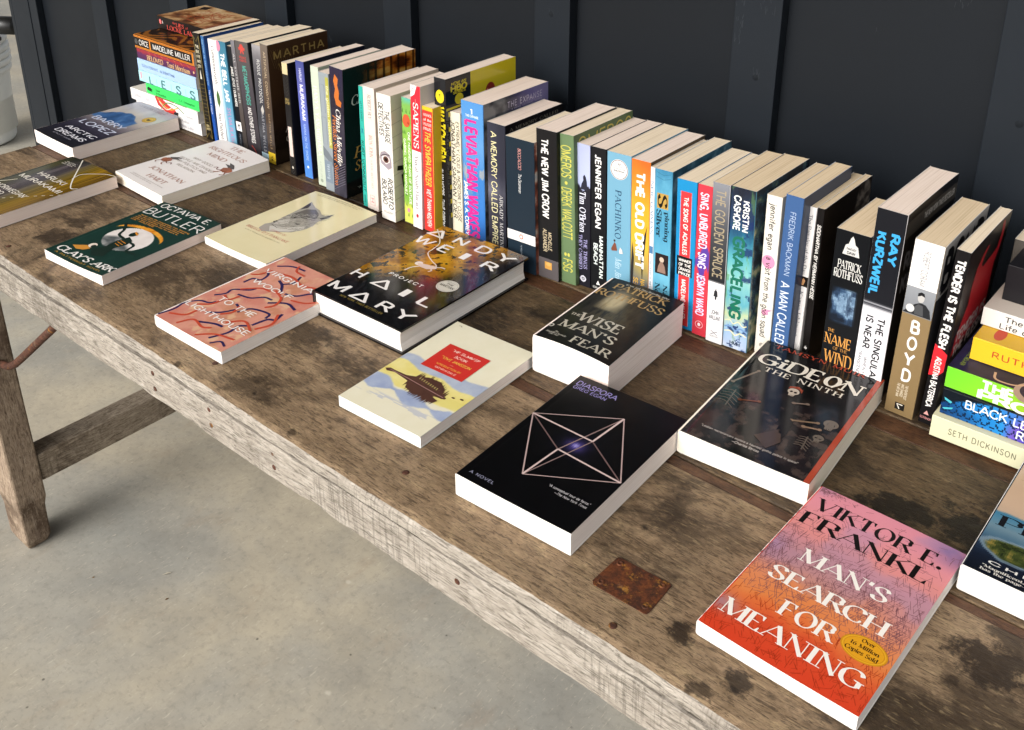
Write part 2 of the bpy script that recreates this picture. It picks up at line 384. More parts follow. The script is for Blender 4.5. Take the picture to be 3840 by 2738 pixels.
class Art:
    """collects printed marks for one face. items:
       ('r',col,x0,x1,y0,y1) ('e',col,x,y,rx,ry) ('p',col,[(x,y)..]) ('l',col,width_mm,[(x,y)..]) line, ('s',...) smooth line
       ('t',text,style,col,x0,x1,ybase,ytop)   x: reading direction, y: down, both as fractions of the face
       ('h',...) the same but standing upright on a spine"""
    def __init__(s, W, H): s.W = W; s.H = H; s.q = []; s.c = []; s.z = []; s.k = 0
    def put(s, polys, col, z0=None):
        c = lin(col); s.k += 1; z = 0.13 + 0.016 * min(s.k, 24)
        for i, p in enumerate(polys):
            s.q.append(p); s.c.append(c); s.z.append(z + 0.0016 * (i % 9))
    def add(s, it, spine=False):
        W, H = s.W, s.H; k = it[0]
        if k in 'rep':
            a = it[2:] if k != 'p' else it[2]
            s.put([[np.array((p[0] * W, p[1] * H)) for p in q] for q in flat_poly(k, a)], it[1])
        elif k == 'L':
            s.put([g for pl in it[3] for g in _strip([(p[0] * W, p[1] * H) for p in pl], dict(w=it[2]))], it[1])
        elif k in 'ls':
            pts = [(p[0] * W, p[1] * H) for p in it[3]]
            if k == 's': pts = _cr(pts, 6)
            s.put(_strip(pts, dict(w=it[2])), it[1])
        elif k == 't':
            _, tx, sty, col, x0, x1, yb, yt = it
            q, tw = text_quads(tx, sty); sx = (x1 - x0) * W / tw; sy = (yb - yt) * H / 10
            s.put([[np.array((x0 * W + p[0] * sx, yb * H - p[1] * sy)) for p in g] for g in q], col)
        elif k == 'h':      # upright on a spine: x0,x1 across the thickness (0 left), yb,yt along the spine from the head
            _, tx, sty, col, x0, x1, yb, yt = it
            q, tw = text_quads(tx, sty); sx = (x1 - x0) * H / tw; sy = (yb - yt) * W / 10
            s.put([[np.array((yb * W - p[1] * sy, H - (x0 * H + p[0] * sx))) for p in g] for g in q], col)
RNG = random.Random(7)
def book(name, label, cat, group, W, H, T, M, front='#888', spine=None, back=None, sp=(), fr=(), fart=None, sart=None, mat=None, pages='white', bow=0.0, curl=0.0, r=0.9, hard=False, cell=1.7, pgap=0.4, rim='#e8e4de', plabel=None, crease=0.0):
    """local millimetres: x spine->fore edge, y tail->head, z back->front cover"""
    mat = mat or M_SATIN
    spine = spine or front; back = back or spine
    root = empty(name, (0, 0, 0), label, cat, group, M)
    ph = RNG.uniform(-.6, .6)
    def f(u, v):      # relaxed bend of the front board
        bw = bow if not isinstance(bow, tuple) else bow[0] + (bow[1] - bow[0]) * v
        return -bw * 4 * u * (1 - u) - crease * .4 * math.exp(-((u * W - 7.0) / 1.5) ** 2) + curl * u * u * (0.55 + 0.45 * math.cos(math.pi * (v + ph)))
    def warp(p):
        x, y, z = p; return (x, y, z + f(min(max(x / W, 0), 1), min(max(y / H, 0), 1)) * min(1.0, max(0.0, z / T)))
    c = 2.6 if hard else 0.5; du = 7.0; dv = 12.0
    us = [k * du for k in range(1, int(W / du) + 1) if r + 1 < k * du < W - 1]
    if crease: us = [5.2, 6.2, 7.0, 7.8, 8.8] + [x for x in us if x > 10]
    arc = [math.pi / 2 * k / 4 for k in range(5)]
    out = [(W, 0, 'b')] + [(u, 0, 'b') for u in reversed(us)] + [(r - r * math.sin(t), r - r * math.cos(t), 's') for t in arc] + [(r - r * math.cos(t), T - r + r * math.sin(t), 's') for t in arc] + [(u, T, 'f') for u in us] + [(W, T, 'f')]
    inn = []
    for x, z, t in out:
        inn.append((max(x, c) if t == 's' else x, min(max(z, c), T - c)))
    ys = [0.0] + [k * dv for k in range(1, int(H / dv) + 1) if k * dv < H - 1] + [H]
    v = []; fc = []; cc = []
    n = len(out)
    for y in ys:
        v += [warp((x, y, z)) for x, z, t in out] + [warp((x, y, z)) for x, z in inn]
    cf, cs, cb, ci = lin(front), lin(spine), lin(back), lin(rim)
    for j in range(len(ys) - 1):
        a = j * 2 * n; b = (j + 1) * 2 * n
        for i in range(n - 1):
            t = 's' if 's' == out[i][2] == out[i + 1][2] else ('f' if 'f' in (out[i][2], out[i + 1][2]) else 'b')
            fc.append([a + i, b + i, b + i + 1, a + i + 1]); cc.append({'s': cs, 'f': cf, 'b': cb}[t])
            fc.append([a + n + i + 1, b + n + i + 1, b + n + i, a + n + i]); cc.append(ci if not hard else cs)
        fc.append([a, a + n, b + n, b]); cc.append(cb if hard else ci)
        fc.append([a + n - 1, b + n - 1, b + 2 * n - 1, a + 2 * n - 1]); cc.append(cf if hard else ci)
    for a, fl in ((0, False), ((len(ys) - 1) * 2 * n, True)):
        for i in range(n - 1):
            q = [a + i, a + i + 1, a + n + i + 1, a + n + i]
            fc.append(q[::-1] if fl else q); cc.append(cs if hard else ci)
    def grid(fn, A, B, conv, z0, a0, a1, b0, b1):
        na = max(2, int(abs(a1 - a0) / cell)); nb = max(2, int(abs(b1 - b0) / cell))
        ea = np.linspace(a0, a1, na + 1); eb = np.linspace(b0, b1, nb + 1)
        ca, cbm = np.meshgrid((ea[:-1] + ea[1:]) / 2 / A, (eb[:-1] + eb[1:]) / 2 / B, indexing='ij')
        col = lin(np.clip(fn(ca, cbm), 0, 1)); base = len(v)
        for x in ea:
            for y in eb: v.append(warp(conv(x, y, z0)))
        m = nb + 1
        for i in range(na):
            for j in range(nb):
                fc.append([base + i * m + j, base + i * m + j + 1, base + (i + 1) * m + j + 1, base + (i + 1) * m + j]); cc.append(col[i, j])
    cfront = lambda x, y, z: (x, H - y, T + z)
    cspine = lambda x, y, z: (-z, H - x, T - y)          # x from the head, y from the front-cover side
    if fart: grid(fart, W, H, cfront, .06, r * .9, W, 0, H)
    if sart: grid(sart, H, T, cspine, .06, 0, H, r * .4, T - r * .4)
    for items, A, conv, split in ((fr, Art(W, H), cfront, True), (sp, Art(H, T), cspine, False)):
        for it in items:
            if it[0] == 'h' and split: it = ('t',) + tuple(it[1:])
            A.add(it)
        for q, col, z in zip(A.q, A.c, A.z):
            if area2(q) < 0: q = q[::-1]
            big = max(np.ptp([p[0] for p in q]), np.ptp([p[1] for p in q])) > 7
            for p in (cells(q, du, dv) if (split and big and (bow or curl)) else [q]):
                b = len(v); v += [warp(conv(x, y, z)) for x, y in p]
                fc.append(list(range(b + len(p) - 1, b - 1, -1))); cc.append(col)
    mesh_obj('dust_jacket' if hard and plabel == 'jacket' else 'cover', v, fc, mat, root, cols=cc, scale=.001)
    # page block
    o = 3.2 if hard else 0.5; x1 = W - (3.4 if hard else pgap)
    xs = [c + .05] + us + [x1]; xs = [x for x in xs if x <= x1]; yy = [o] + [y for y in ys[1:-1]] + [H - o]
    zl = [c + .02, T * .35, T * .7, T - c - .02]; pv = []; pf = []
    nx, ny, nz = len(xs), len(yy), len(zl)
    wob = [RNG.uniform(-.35, .35) for _ in range(8)]
    def pp(i, j, k):
        x = xs[i]; dx = 0
        if hard and i == nx - 1: dx = -3.0 * math.sin(math.pi * k / (nz - 1))
        return warp((x + dx, yy[j] + (wob[k] if j in (0, ny - 1) and 0 < k < nz - 1 and not hard else 0), zl[k]))
    idx = {}
    def vid(i, j, k):
        if (i, j, k) not in idx: idx[(i, j, k)] = len(pv); pv.append(pp(i, j, k))
        return idx[(i, j, k)]
    for i in range(nx - 1):
        for j in range(ny - 1):
            pf.append([vid(i, j, 0), vid(i, j + 1, 0), vid(i + 1, j + 1, 0), vid(i + 1, j, 0)])
            pf.append([vid(i, j, nz - 1), vid(i + 1, j, nz - 1), vid(i + 1, j + 1, nz - 1), vid(i, j + 1, nz - 1)])
    for k in range(nz - 1):
        for i in range(nx - 1):
            pf.append([vid(i, 0, k), vid(i + 1, 0, k), vid(i + 1, 0, k + 1), vid(i, 0, k + 1)])
            pf.append([vid(i, ny - 1, k), vid(i, ny - 1, k + 1), vid(i + 1, ny - 1, k + 1), vid(i + 1, ny - 1, k)])
        for j in range(ny - 1):
            pf.append([vid(nx - 1, j, k), vid(nx - 1, j + 1, k), vid(nx - 1, j + 1, k + 1), vid(nx - 1, j, k + 1)])
            pf.append([vid(0, j, k), vid(0, j, k + 1), vid(0, j + 1, k + 1), vid(0, j + 1, k)])
    mesh_obj('pages', pv, pf, M_PAGE[pages], root, scale=.001)
    return root
def P_flat(x, y, deg, z=0.0):
    return Matrix.Translation((x / 1000, y / 1000, TZ + z / 1000 + .0005)) @ Matrix.Rotation(R(deg), 4, 'Z')
def P_stand(x, y, lean):      # spine to the front, head up, front cover to the right
    B = Matrix(((0, 0, 1, 0), (1, 0, 0, 0), (0, 1, 0, 0), (0, 0, 0, 1)))
    return Matrix.Translation((x / 1000, y / 1000, TZ + .0005)) @ Matrix.Rotation(math.atan(lean), 4, 'Y') @ B
def P_stack(x, y, z, H, deg=0.0):   # lying face up, spine to the front, head to the left
    B = Matrix(((0, -1, 0, 0), (1, 0, 0, 0), (0, 0, 1, 0), (0, 0, 0, 1)))
    return Matrix.Translation((x / 1000, y / 1000, TZ + z / 1000 + .0005)) @ Matrix.Rotation(R(deg), 4, 'Z') @ Matrix.Translation((H / 1000, 0, 0)) @ B
# ------------------------------------------------------------------ the books lying face up
GF = 'books lying face up on the table'
def small(x0, x1, y, dy, lines, col, sty='sans', h=.011):
    return [('t', s, sty, col, x0, x0 + (x1 - x0) * min(1, len(s) / max(len(q) for q in lines)), y + i * dy, y + i * dy - h) for i, s in enumerate(lines)]
def art_arctic(u, v):
    n = fbm(u * 9, v * 9, 3); n2 = fbm(u * 40, v * 5, 5)
    c = ramp(v + .06 * (n - .5), [(0, '#9a9fae'), (.12, '#a9a9b4'), (.22, '#b8b0ac'), (.34, '#b0a49c'), (.44, '#8a8286'), (.52, '#6e666c'), (.62, '#3f3a48'), (.75, '#242230'), (1, '#14131c')])
    c = c * (1 + .5 * (n2 - .5) * sst(.42, .6, v) + .15 * (n - .5))[..., None]
    ridge = .40 - .11 * sst(.02, .25, u) - .06 * np.exp(-((u - .45) / .16) ** 2) + .05 * sst(.55, .8, u) + .05 * (fbm(u * 10, 0 * u, 9) - .5)
    low = .47 + .01 * np.sin(u * 20)
    m = sst(-.008, .008, v - ridge) * sst(-.01, .01, low - v) * (1 - sst(.78, .84, u))
    return mixc(c, ramp(n + .3 * (v - ridge), [(.2, '#5b7fa8'), (.5, '#3a5f92'), (.85, '#27456f')]), m)
B = ['BARRY', 'LOPEZ', 'ARCTIC', 'DREAMS']
book('paperback_book', 'paperback with blue mountain, dark water and gold seal, lying by the table corner', 'book', GF, 136.5, 203.7, 24.5, P_flat(-1789.1, 776.9, -.9),
     '#24222c', fart=art_arctic, pages='pink', bow=(1.6, -1.5), curl=-.8, r=2.5, crease=.35,
     fr=[('t', 'BARRY', 'sans', '#c3cbe2', .12, .86, .515, .448), ('t', 'LOPEZ', 'sans', '#c9cfe2', .13, .92, .64, .57), ('t', 'ARCTIC', 'sans', '#e6e4ec', .19, .9, .785, .735), ('t', 'DREAMS', 'sans', '#e6e4ec', .18, .88, .88, .826), ('t', 'AUTHOR OF HORIZON', 'wsans', '#9b98a4', .25, .71, .92, .905),
         ('e', '#8a6a22', .816, .217, .094, .063), ('e', '#c49a3a', .816, .217, .088, .059), ('e', '#8e6d24', .816, .217, .066, .044), ('e', '#c9a244', .816, .217, .062, .041), ('p', '#5b4312', [(.78, .2), (.815, .212), (.85, .2), (.85, .23), (.815, .242), (.78, .23)]),
         ('t', 'NATIONAL BESTSELLER', 'wsans', '#8fa6b6', .2, .8, .03, .015)] + small(.2, .8, .055, .018, ['"Jubilant, enlightening prose', 'of a deeply felt landscape."'], '#4c5058', 'ital'))
def art_norw(u, v):
    t = u * 1.15 - .1 * v + .10 * (fbm(u * 26, v * 2.2, 11) - .5) + .06 * (fbm(u * 80, v * 3, 12) - .5)
    c = ramp(t, [(0, '#3a3a1e'), (.1, '#5a5626'), (.2, '#4a4540'), (.32, '#6f6468'), (.42, '#4b434a'), (.52, '#70655a'), (.62, '#7c6a38'), (.75, '#8a6d1e'), (.88, '#a37c1a'), (1.05, '#8d681b')])
    k = fbm(u * 60, v * 2, 14)
    c = c * (0.5 + .65 * k)[..., None]
    return mixc(c, '#20231a', .75 * sst(.16, .0, v) * sst(.6, .2, u))
book('paperback_book', 'paperback with blurred gold forest and white string, cut by the left photo edge', 'book', GF, 135.3, 203, 19.5, P_flat(-1622.1, 556.8, 1.5),
     '#4a4230', fart=art_norw, mat=M_GLOSS, pages='pink', bow=(.8, -2.4), curl=.4, r=1.8, crease=.35,
     fr=[('t', 'HARUKI', 'sans', '#ece4d6', .21, .78, .376, .325), ('t', 'MURAKAMI', 'sans', '#ece4d6', .08, .95, .48, .43), ('t', 'NORWEGIAN', 'sans', '#f0e9dc', .12, .74, .685, .638), ('t', 'WOOD', 'sans', '#f0e9dc', .12, .45, .76, .715),
         ('s', '#f2ecdc', 1.9, [(.263, .0), (.5, .135), (.725, .266), (.86, .335), (.94, .36), (.998, .33)]), ('s', '#efe6cf', 1.5, [(.70, .262), (.66, .2), (.68, .15), (.78, .09), (.88, .04), (.998, .012)]),
         ('s', '#efe6cf', 1.6, [(.01, .64), (.1, .6), (.181, .522)])] + [('l', '#e9e0c4', 1.3, [(.45 + k * .06, .86 - k * .041), (.475 + k * .06, .843 - k * .041)]) for k in range(10)] + small(.12, .38, .095, .02, ['"Haunting."', 'The New York', 'Book Review'], '#e2dccf', 'sans', .012))
RD = '#b08a7c'
def imp(cx, cy, s, fl):
    P = lambda pts: [(cx + fl * x * s, cy + y * s * .7) for x, y in pts]
    return [('p', '#4a3f3c', P([(-.5, -.5), (.1, -.95), (.75, -1.0), (.35, -.7), (.9, -.62), (.3, -.42), (-.1, -.2)])), ('p', '#8a4a2a', P([(-.8, .1), (-.5, -.35), (.0, -.4), (.35, -.05), (.15, .4), (-.3, .5), (-.65, .4)])), ('e', '#a05a32', cx - fl * .62 * s, cy + .02 * s, .2 * s, .17 * s),
            ('s', '#70372a', 1.6, P([(.1, .3), (.5, .5), (.75, .2), (1.0, .45)])), ('s', '#7d4128', 2.0, P([(-.5, .35), (-.8, .75), (-.55, 1.0)])), ('s', '#8a4a2a', 1.8, P([(0, .35), (.1, .8), (.4, .95)]))]
book('paperback_book', 'off-white paperback with reddish lettering and two little winged devils on its cover', 'book', GF, 143.7, 196.5, 20, P_flat(-1514, 773.2, -2.4),
     '#e4dedb', pages='cream', bow=(1.0, -3.2), curl=-1.8, r=2.2, crease=.35,
     fr=[('t', 'THE', 'serif', RD, .385, .64, .1, .048), ('t', 'RIGHTEOUS', 'serif', RD, .17, .87, .203, .15), ('t', 'MIND', 'serif', RD, .34, .69, .30, .25), ('t', 'WHY GOOD', 'sans', '#a29489', .32, .70, .425, .396), ('t', 'PEOPLE ARE DIVIDED', 'sans', '#a29489', .17, .86, .488, .46), ('t', 'BY POLITICS AND', 'sans', '#a29489', .25, .82, .54, .512), ('t', 'RELIGION', 'sans', '#a29489', .34, .69, .592, .566),
         ('t', 'JONATHAN', 'serif', RD, .18, .86, .775, .725), ('t', 'HAIDT', 'serif', RD, .37, .73, .878, .828)] + small(.17, .82, .918, .02, ['"A remarkable and original synthesis of social psychology,', 'political analysis, and moral reasoning."'], '#9a8c84', 'ital', .01) + imp(.16, .58, .135, 1) + imp(.88, .37, .14, -1))
def art_clay(u, v):
    n = fbm(u * 14, v * 20, 21); x = (u - .5) * 133.7; y = (v - .56) * 197
    c = ramp(n, [(0, '#15302a'), (1, '#1b3831')]); d = np.hypot(x / 41, y / 33)
    m = ramp(n, [(0, '#d8cec9'), (1, '#eae2dd')])
    hill = sst(.0, .05, (v - (.59 + .05 * np.sin(u * 9 + 1)))); m = mixc(m, ramp(n + .8 * (v - .62), [(.25, '#9b9a98'), (.6, '#55595a'), (.9, '#20332f')]), hill)
    c = mixc(c, m, 1 - sst(.97, 1.0, d))
    yc = y + 16; d2 = np.hypot(x / 50, yc / 24); d3 = np.hypot((x) / 52, (yc - 8) / 24)
    c = mixc(c, ramp(n, [(.2, '#c9771f'), (.6, '#e39a32'), (1, '#eead55')]), (1 - sst(.97, 1.0, d2)) * sst(.97, 1.03, d3) * sst(.05, -.1, v - .56))
    return c
FG = '#1a2a24'
book('paperback_book', 'dark green paperback with an orange arc and a dancing figure before a pale moon', 'book', GF, 133.7, 197, 14.6, P_flat(-1342.4, 565.6, 4.3),
     '#17322b', fart=art_clay, pages='pink', bow=(2.6, -2.0), curl=.8, r=1.6, crease=.3, cell=1.4,
     fr=[('t', 'OCTAVIA E.', 'sans', '#e9e4df', .075, .92, .078, .02), ('t', 'BUTLER', 'light', '#e9e4df', .03, .985, .212, .122)] + small(.085, .93, .255, .0205, ['"Butler sets the imagination free, blending', 'the real and the possible with real power', 'and lavish invention. An extraordinary', 'vision that will haunt you for years to', 'come."  UNITED PRESS'], '#c98a3c', 'bold', .012) +
        [('t', "CLAY'S ARK", 'slab', '#e9e4df', .06, .985, .937, .878), ('t', 'A PATTERNIST NOVEL', 'wsans', '#b98d3a', .12, .9, .972, .955),
         ('p', FG, [(.47, .53), (.58, .56), (.60, .62), (.55, .70), (.50, .74), (.44, .70), (.43, .62)]), ('e', FG, .455, .49, .045, .035), ('p', '#d98a2c', [(.42, .45), (.50, .47), (.51, .49), (.44, .47)]), ('s', FG, 4.2, [(.45, .57), (.33, .55), (.27, .48), (.14, .40)]), ('s', FG, 4.0, [(.57, .58), (.68, .60), (.72, .68), (.86, .68)]), ('l', FG, 1.2, [(.86, .68), (.92, .66)]), ('l', FG, 1.2, [(.86, .68), (.91, .695)]),
         ('p', FG, [(.45, .70), (.55, .70), (.62, .82), (.5, .86), (.38, .80)]), ('l', '#d98a2c', 1.1, [(.46, .60), (.57, .61)]), ('l', '#d98a2c', 1.1, [(.46, .625), (.57, .635)]), ('l', '#d98a2c', 1.1, [(.47, .65), (.56, .66)]), ('e', '#e5d6c6', .32, .76, .05, .032), ('e', FG, .345, .765, .03, .02), ('p', '#c88a3a', [(.14, .84), (.27, .78), (.36, .80), (.32, .84), (.24, .86)])])
def art_panc(u, v):
    n = fbm(u * 5, v * 7, 31); c = ramp(n, [(0, '#ddd1a6'), (1, '#e5dab3')])
    return c
WG = '#8c8883'
hair = []
_h = random.Random(3)
for k in range(420):
    t = _h.random(); s_ = _h.random()
    x = .27 + .42 * t; yc = .50 - .12 * t + (s_ - .5) * .34 * (0.6 + t * .5); a = _h.uniform(-.5, .5)
    if .24 < yc < .62 and x < .69 and not (x > .6 and yc > .56): hair.append([(x, yc), (x + .028 * math.cos(a), yc - .012 + .02 * math.sin(a))])
book('paperback_book', 'glossy pale yellow paperback with a grey fox-like animal head on its cover', 'book', GF, 138, 206, 12.7, P_flat(-1212.3, 735.2, 1.5),
     '#e2d7b0', fart=art_panc, mat=M_GLOSS, pages='white', bow=(1.8, -2.4), curl=.8, r=2.0, crease=.3, cell=6,
     fr=[('p', '#a39e94', [(.305, .55), (.275, .47), (.272, .40), (.262, .31), (.247, .25), (.221, .158), (.29, .185), (.378, .213), (.47, .225), (.56, .262), (.61, .262), (.672, .204), (.692, .28), (.665, .36), (.70, .43), (.70, .49), (.635, .587), (.50, .645), (.36, .70), (.27, .675), (.25, .61), (.29, .56)]), ('p', '#4e4a4e', [(.275, .30), (.25, .235), (.228, .172), (.285, .205), (.315, .25)]),
         ('p', '#47434a', [(.615, .315), (.635, .265), (.668, .218), (.68, .275), (.66, .325)]), ('p', '#6c6863', [(.30, .38), (.33, .27), (.42, .235), (.54, .275), (.60, .34), (.54, .38), (.44, .40), (.36, .44)]),
         ('p', '#c9c4ba', [(.33, .61), (.50, .56), (.64, .46), (.68, .50), (.60, .59), (.42, .665)]), ('p', '#c2bdb3', [(.31, .50), (.38, .455), (.44, .50), (.38, .56), (.32, .57)]), ('p', '#3f3b39', [(.285, .515), (.318, .54), (.31, .565), (.275, .55)]), ('p', '#3a3634', [(.36, .415), (.41, .405), (.40, .435)]), ('p', '#3a3634', [(.50, .475), (.56, .455), (.55, .485)]), ('l', '#5c5752', 1.0, [(.315, .585), (.43, .60), (.53, .565)]),
         ('L', '#6b6761', .45, hair[::2]), ('L', '#c9c5bb', .45, hair[1::2]),
         ('t', "BREECE D'J PANCAKE", 'wserif', '#c98b78', .135, .79, .715, .688), ('t', 'STORIES OF', 'wserif', '#c98b78', .42, .65, .655, .634), ('t', 'with a foreword by another writer', 'wsans', '#a79c82', .18, .74, .75, .739)] + small(.13, .82, .03, .02, ['"A young writer of such extraordinary gifts that one is', 'tempted to compare his debut with any since the war."'], '#9d927a', 'sans', .011))
def art_woolf(u, v):
    n = fbm(u * 6 + 3, v * 8, 41); n2 = fbm(u * 12, v * 14, 44)
    c = ramp(n, [(.25, '#c57c6c'), (.45, '#cb8a78'), (.6, '#d29480'), (.8, '#c08468')])
    return mixc(c, '#d8b08c', sst(.58, .72, n2) * .8)
NV, RS = '#2c2452', '#bf4a32'
book('paperback_book', 'pink paperback painted all over with navy and red brush strokes, near the front edge', 'book', GF, 135.3, 200.6, 16, P_flat(-1066.1, 564.2, .9),
     '#c98876', fart=art_woolf, pages='white', bow=(.5, -.6), curl=.5, r=4.5, crease=.3,
     fr=[('s', c_, w_, p_) for c_, w_, p_ in [(c_, w_ * 1.45, p_) for c_, w_, p_ in [(NV, 2.2, [(.02, .98), (.05, .88), (.03, .80), (.10, .72), (.2, .70), (.24, .66)]), (NV, 2.4, [(.12, .62), (.18, .56), (.17, .50), (.30, .44), (.33, .40)]), (NV, 2.4, [(.13, .40), (.14, .33), (.22, .31), (.20, .24), (.12, .2)]), (NV, 2.6, [(.40, .88), (.56, .83), (.66, .82)]), (NV, 2.6, [(.72, .95), (.78, .84), (.76, .76), (.82, .72)]), (NV, 2.8, [(.84, .70), (.87, .60), (.93, .57), (.90, .50)]), (NV, 2.4, [(.55, .66), (.60, .58), (.80, .55), (.84, .60)]), (NV, 2.4, [(.33, .78), (.44, .72), (.50, .63), (.42, .60)]), (NV, 2.2, [(.28, .52), (.43, .50), (.52, .44), (.62, .43)]), (NV, 2.6, [(.63, .47), (.78, .40), (.93, .42)]), (NV, 2.6, [(.62, .33), (.74, .30), (.82, .22), (.92, .24)]), (NV, 2.6, [(.37, .24), (.47, .27), (.56, .33)]), (NV, 2.2, [(.48, .12), (.52, .20), (.46, .26)]), (NV, 2.2, [(.12, .12), (.25, .06), (.42, .05)]), (NV, 2.0, [(.8, .98), (.86, .93), (.95, .95)]),
                                              (RS, 2.4, [(.08, .93), (.22, .88), (.24, .80)]), (RS, 2.2, [(.28, .97), (.35, .88), (.52, .9), (.60, .87)]), (RS, 2.4, [(.14, .76), (.24, .70), (.26, .62)]), (RS, 2.6, [(.46, .74), (.52, .68), (.48, .60)]), (RS, 2.2, [(.58, .98), (.72, .9), (.93, .87)]), (RS, 2.2, [(.22, .47), (.36, .38), (.48, .37)]), (RS, 2.4, [(.20, .58), (.30, .60), (.33, .53)]), (RS, 2.4, [(.3, .17), (.44, .16), (.62, .19), (.82, .15)]), (RS, 2.2, [(.05, .30), (.12, .27), (.16, .18)]), (RS, 2.4, [(.68, .52), (.72, .46), (.66, .38), (.50, .34)]), (RS, 2.4, [(.92, .72), (.97, .62), (.88, .52)]), (RS, 2.0, [(.76, .36), (.9, .33), (.97, .28)]), (RS, 2.0, [(.30, .03), (.36, .09), (.5, .1)]), (RS, 2.2, [(.62, .78), (.74, .70), (.92, .75)])]]] +
        [('t', 'VIRGINIA', 'sans', '#f0e8e2', .1, .80, .222, .178), ('t', 'WOOLF', 'sans', '#f0e8e2', .175, .735, .36, .318), ('t', 'TO THE', 'sans', '#f0e8e2', .21, .73, .645, .60), ('t', 'LIGHTHOUSE', 'sans', '#f0e8e2', .04, .945, .80, .757)])
def art_hail(u, v):
    n = fbm(u * 5, v * 9, 51); n2 = fbm(u * 22 + v * 6, v * 30, 53); n3 = fbm((u + v) * 7, (u - v) * 26, 56)
    g = (1 - sst(.52, .78, v + .35 * (u - .25) + .3 * (n - .5))) * (1 - sst(.72, 1.05, u + .35 * v))
    c = ramp(n3, [(.2, '#0a0a0c'), (.5, '#15131a'), (.62, '#3a3a44'), (.72, '#1a1c22'), (.85, '#40202a')])
    c = c * (.35 + .65 * sst(.95, .5, v))[..., None]
    c = mixc(c, '#5a1626', .8 * sst(.12, .0, np.abs(u - .62 - .2 * (v - .5))) * sst(.42, .5, v) * sst(.8, .6, v))
    c = mixc(c, '#5c6028', .45 * sst(.10, .0, np.abs(u - .86 - .2 * (v - .6))) * sst(.5, .6, v) * sst(.95, .75, v))
    o = ramp(n + .4 * (n2 - .5), [(.2, '#6a4310'), (.45, '#b07a1a'), (.62, '#c8942c'), (.8, '#8a6a28')])
    o = mixc(o, '#1b1610', sst(.56, .64, n2) * .9)
    return mixc(c, o, g)
def art_hail_fix(u, v): return art_hail(u, v)
CW = '#efeae6'
book('hardcover_book', 'thick hardcover in glossy black and gold jacket with white block capitals, the largest lying book', 'book', GF, 156.3, 238.6, 34, P_flat(-941.5, 710.7, 1.5),
     '#0c0c0e', fart=art_hail, mat=M_GLOSS, pages='white', bow=-.5, curl=-.5, r=3.0, hard=True, cell=1.5, plabel='jacket',
     fr=[('t', c_, 'wide', CW, max(.012, x0 - .017), x1 + .022, y + .004, y - .070) for c_, x0, x1, y in [('^', .03, .16, .125), ('N', .31, .41, .125), ('D', .565, .67, .125), ('Y', .80, .92, .125), ('W', .02, .17, .25), ('E', .30, .39, .25), ('I', .535, .61, .25), ('R', .79, .90, .25), ('H', .05, .14, .755), ('^', .31, .44, .755), ('I', .585, .66, .755), ('L', .80, .90, .755), ('M', .06, .21, .92), ('^', .33, .46, .92), ('R', .60, .70, .92), ('Y', .80, .92, .92)]] +
        [('t', 'PROJECT', 'wide', CW, .29, .66, .63, .606), ('t', 'NEW YORK TIMES BESTSELLER', 'wsans', '#8d7a3c', .25, .715, .957, .942), ('e', '#cfcac0', .81, .53, .095, .061), ('e', '#8f8b84', .81, .53, .086, .055), ('e', '#cbc6bc', .81, .53, .083, .053), ('t', 'THE', 'bold', '#55524d', .775, .845, .516, .503), ('t', 'MARTIAN', 'bold', '#55524d', .74, .88, .545, .525), ('t', 'from the writer of', 'sans', '#77736c', .76, .86, .494, .487),
         ('s', '#e6dccf', 1.5, [(.52, .43), (.50, .40), (.40, .37), (.29, .32), (.27, .26), (.24, .19), (.14, .12), (.03, .06)]), ('p', '#d8c6ba', [(.34, .44), (.42, .425), (.52, .41), (.545, .43), (.48, .465), (.40, .465)]), ('e', '#e6dcd2', .36, .44, .035, .022), ('s', '#e0d2c6', 2.4, [(.40, .46), (.36, .50), (.35, .545)]), ('s', '#d8c6ba', 2.2, [(.49, .44), (.53, .46), (.52, .48)]), ('s', '#e0d2c6', 2.0, [(.52, .42), (.565, .40), (.60, .40)])])
def art_summer(u, v):
    n = fbm(u * 10, v * 14, 61); c = ramp(n, [(0, '#e0d9bd'), (1, '#e6e0c8')])
    w1 = .012 * np.sin(u * 14) + .02 * (n - .5)
    c = mixc(c, ramp(n, [(.2, '#9aa5be'), (.8, '#b4bccb')]), sst(.44, .455, v + w1) * (1 - sst(.585, .6, v - w1)) * .95)
    c = mixc(c, ramp(n, [(.2, '#dfce72'), (.8, '#e8dc96')]), sst(.565 - .03, .58 - .03, v - .05 * (u - .5) + w1) * (1 - sst(.72, .735, v + w1)))
    c = mixc(c, ramp(n, [(.2, '#93a0bf'), (.8, '#adb7cc')]), sst(.70, .715, v - .06 * u + 2 * w1) * (1 - sst(.80, .815, v - .02 * u - 2 * w1)))
    c = mixc(c, '#dccf78', sst(.64, .65, v) * (1 - sst(.72, .735, v)) * sst(.66, .70, u) * .8)
    return mixc(c, '#b9bbc4', sst(.545, .57, fbm(u * 4, v * 40, 66)) * sst(.83, .84, v) * (1 - sst(.875, .885, v)) * .8)
IS = '#54382f'
_t = random.Random(5)
spk = []
for k in range(26):
    x = .36 + .40 * k / 25; y0 = .618 + .06 * (x - .36) / .4
    spk.append(('p', IS, [(x - .018, y0 + .005), (x + _t.uniform(-.012, .012), y0 - .045 - _t.uniform(.02, .075) * (1 - abs(k - 13) / 22)), (x + .018, y0 + .005)]))
    spk.append(('p', IS, [(x - .03, y0 + .03), (x + _t.uniform(-.012, .012) - .02, y0 + .07 + _t.uniform(.03, .075) * (1 - abs(k - 12) / 20)), (x + .01, y0 + .03)]))
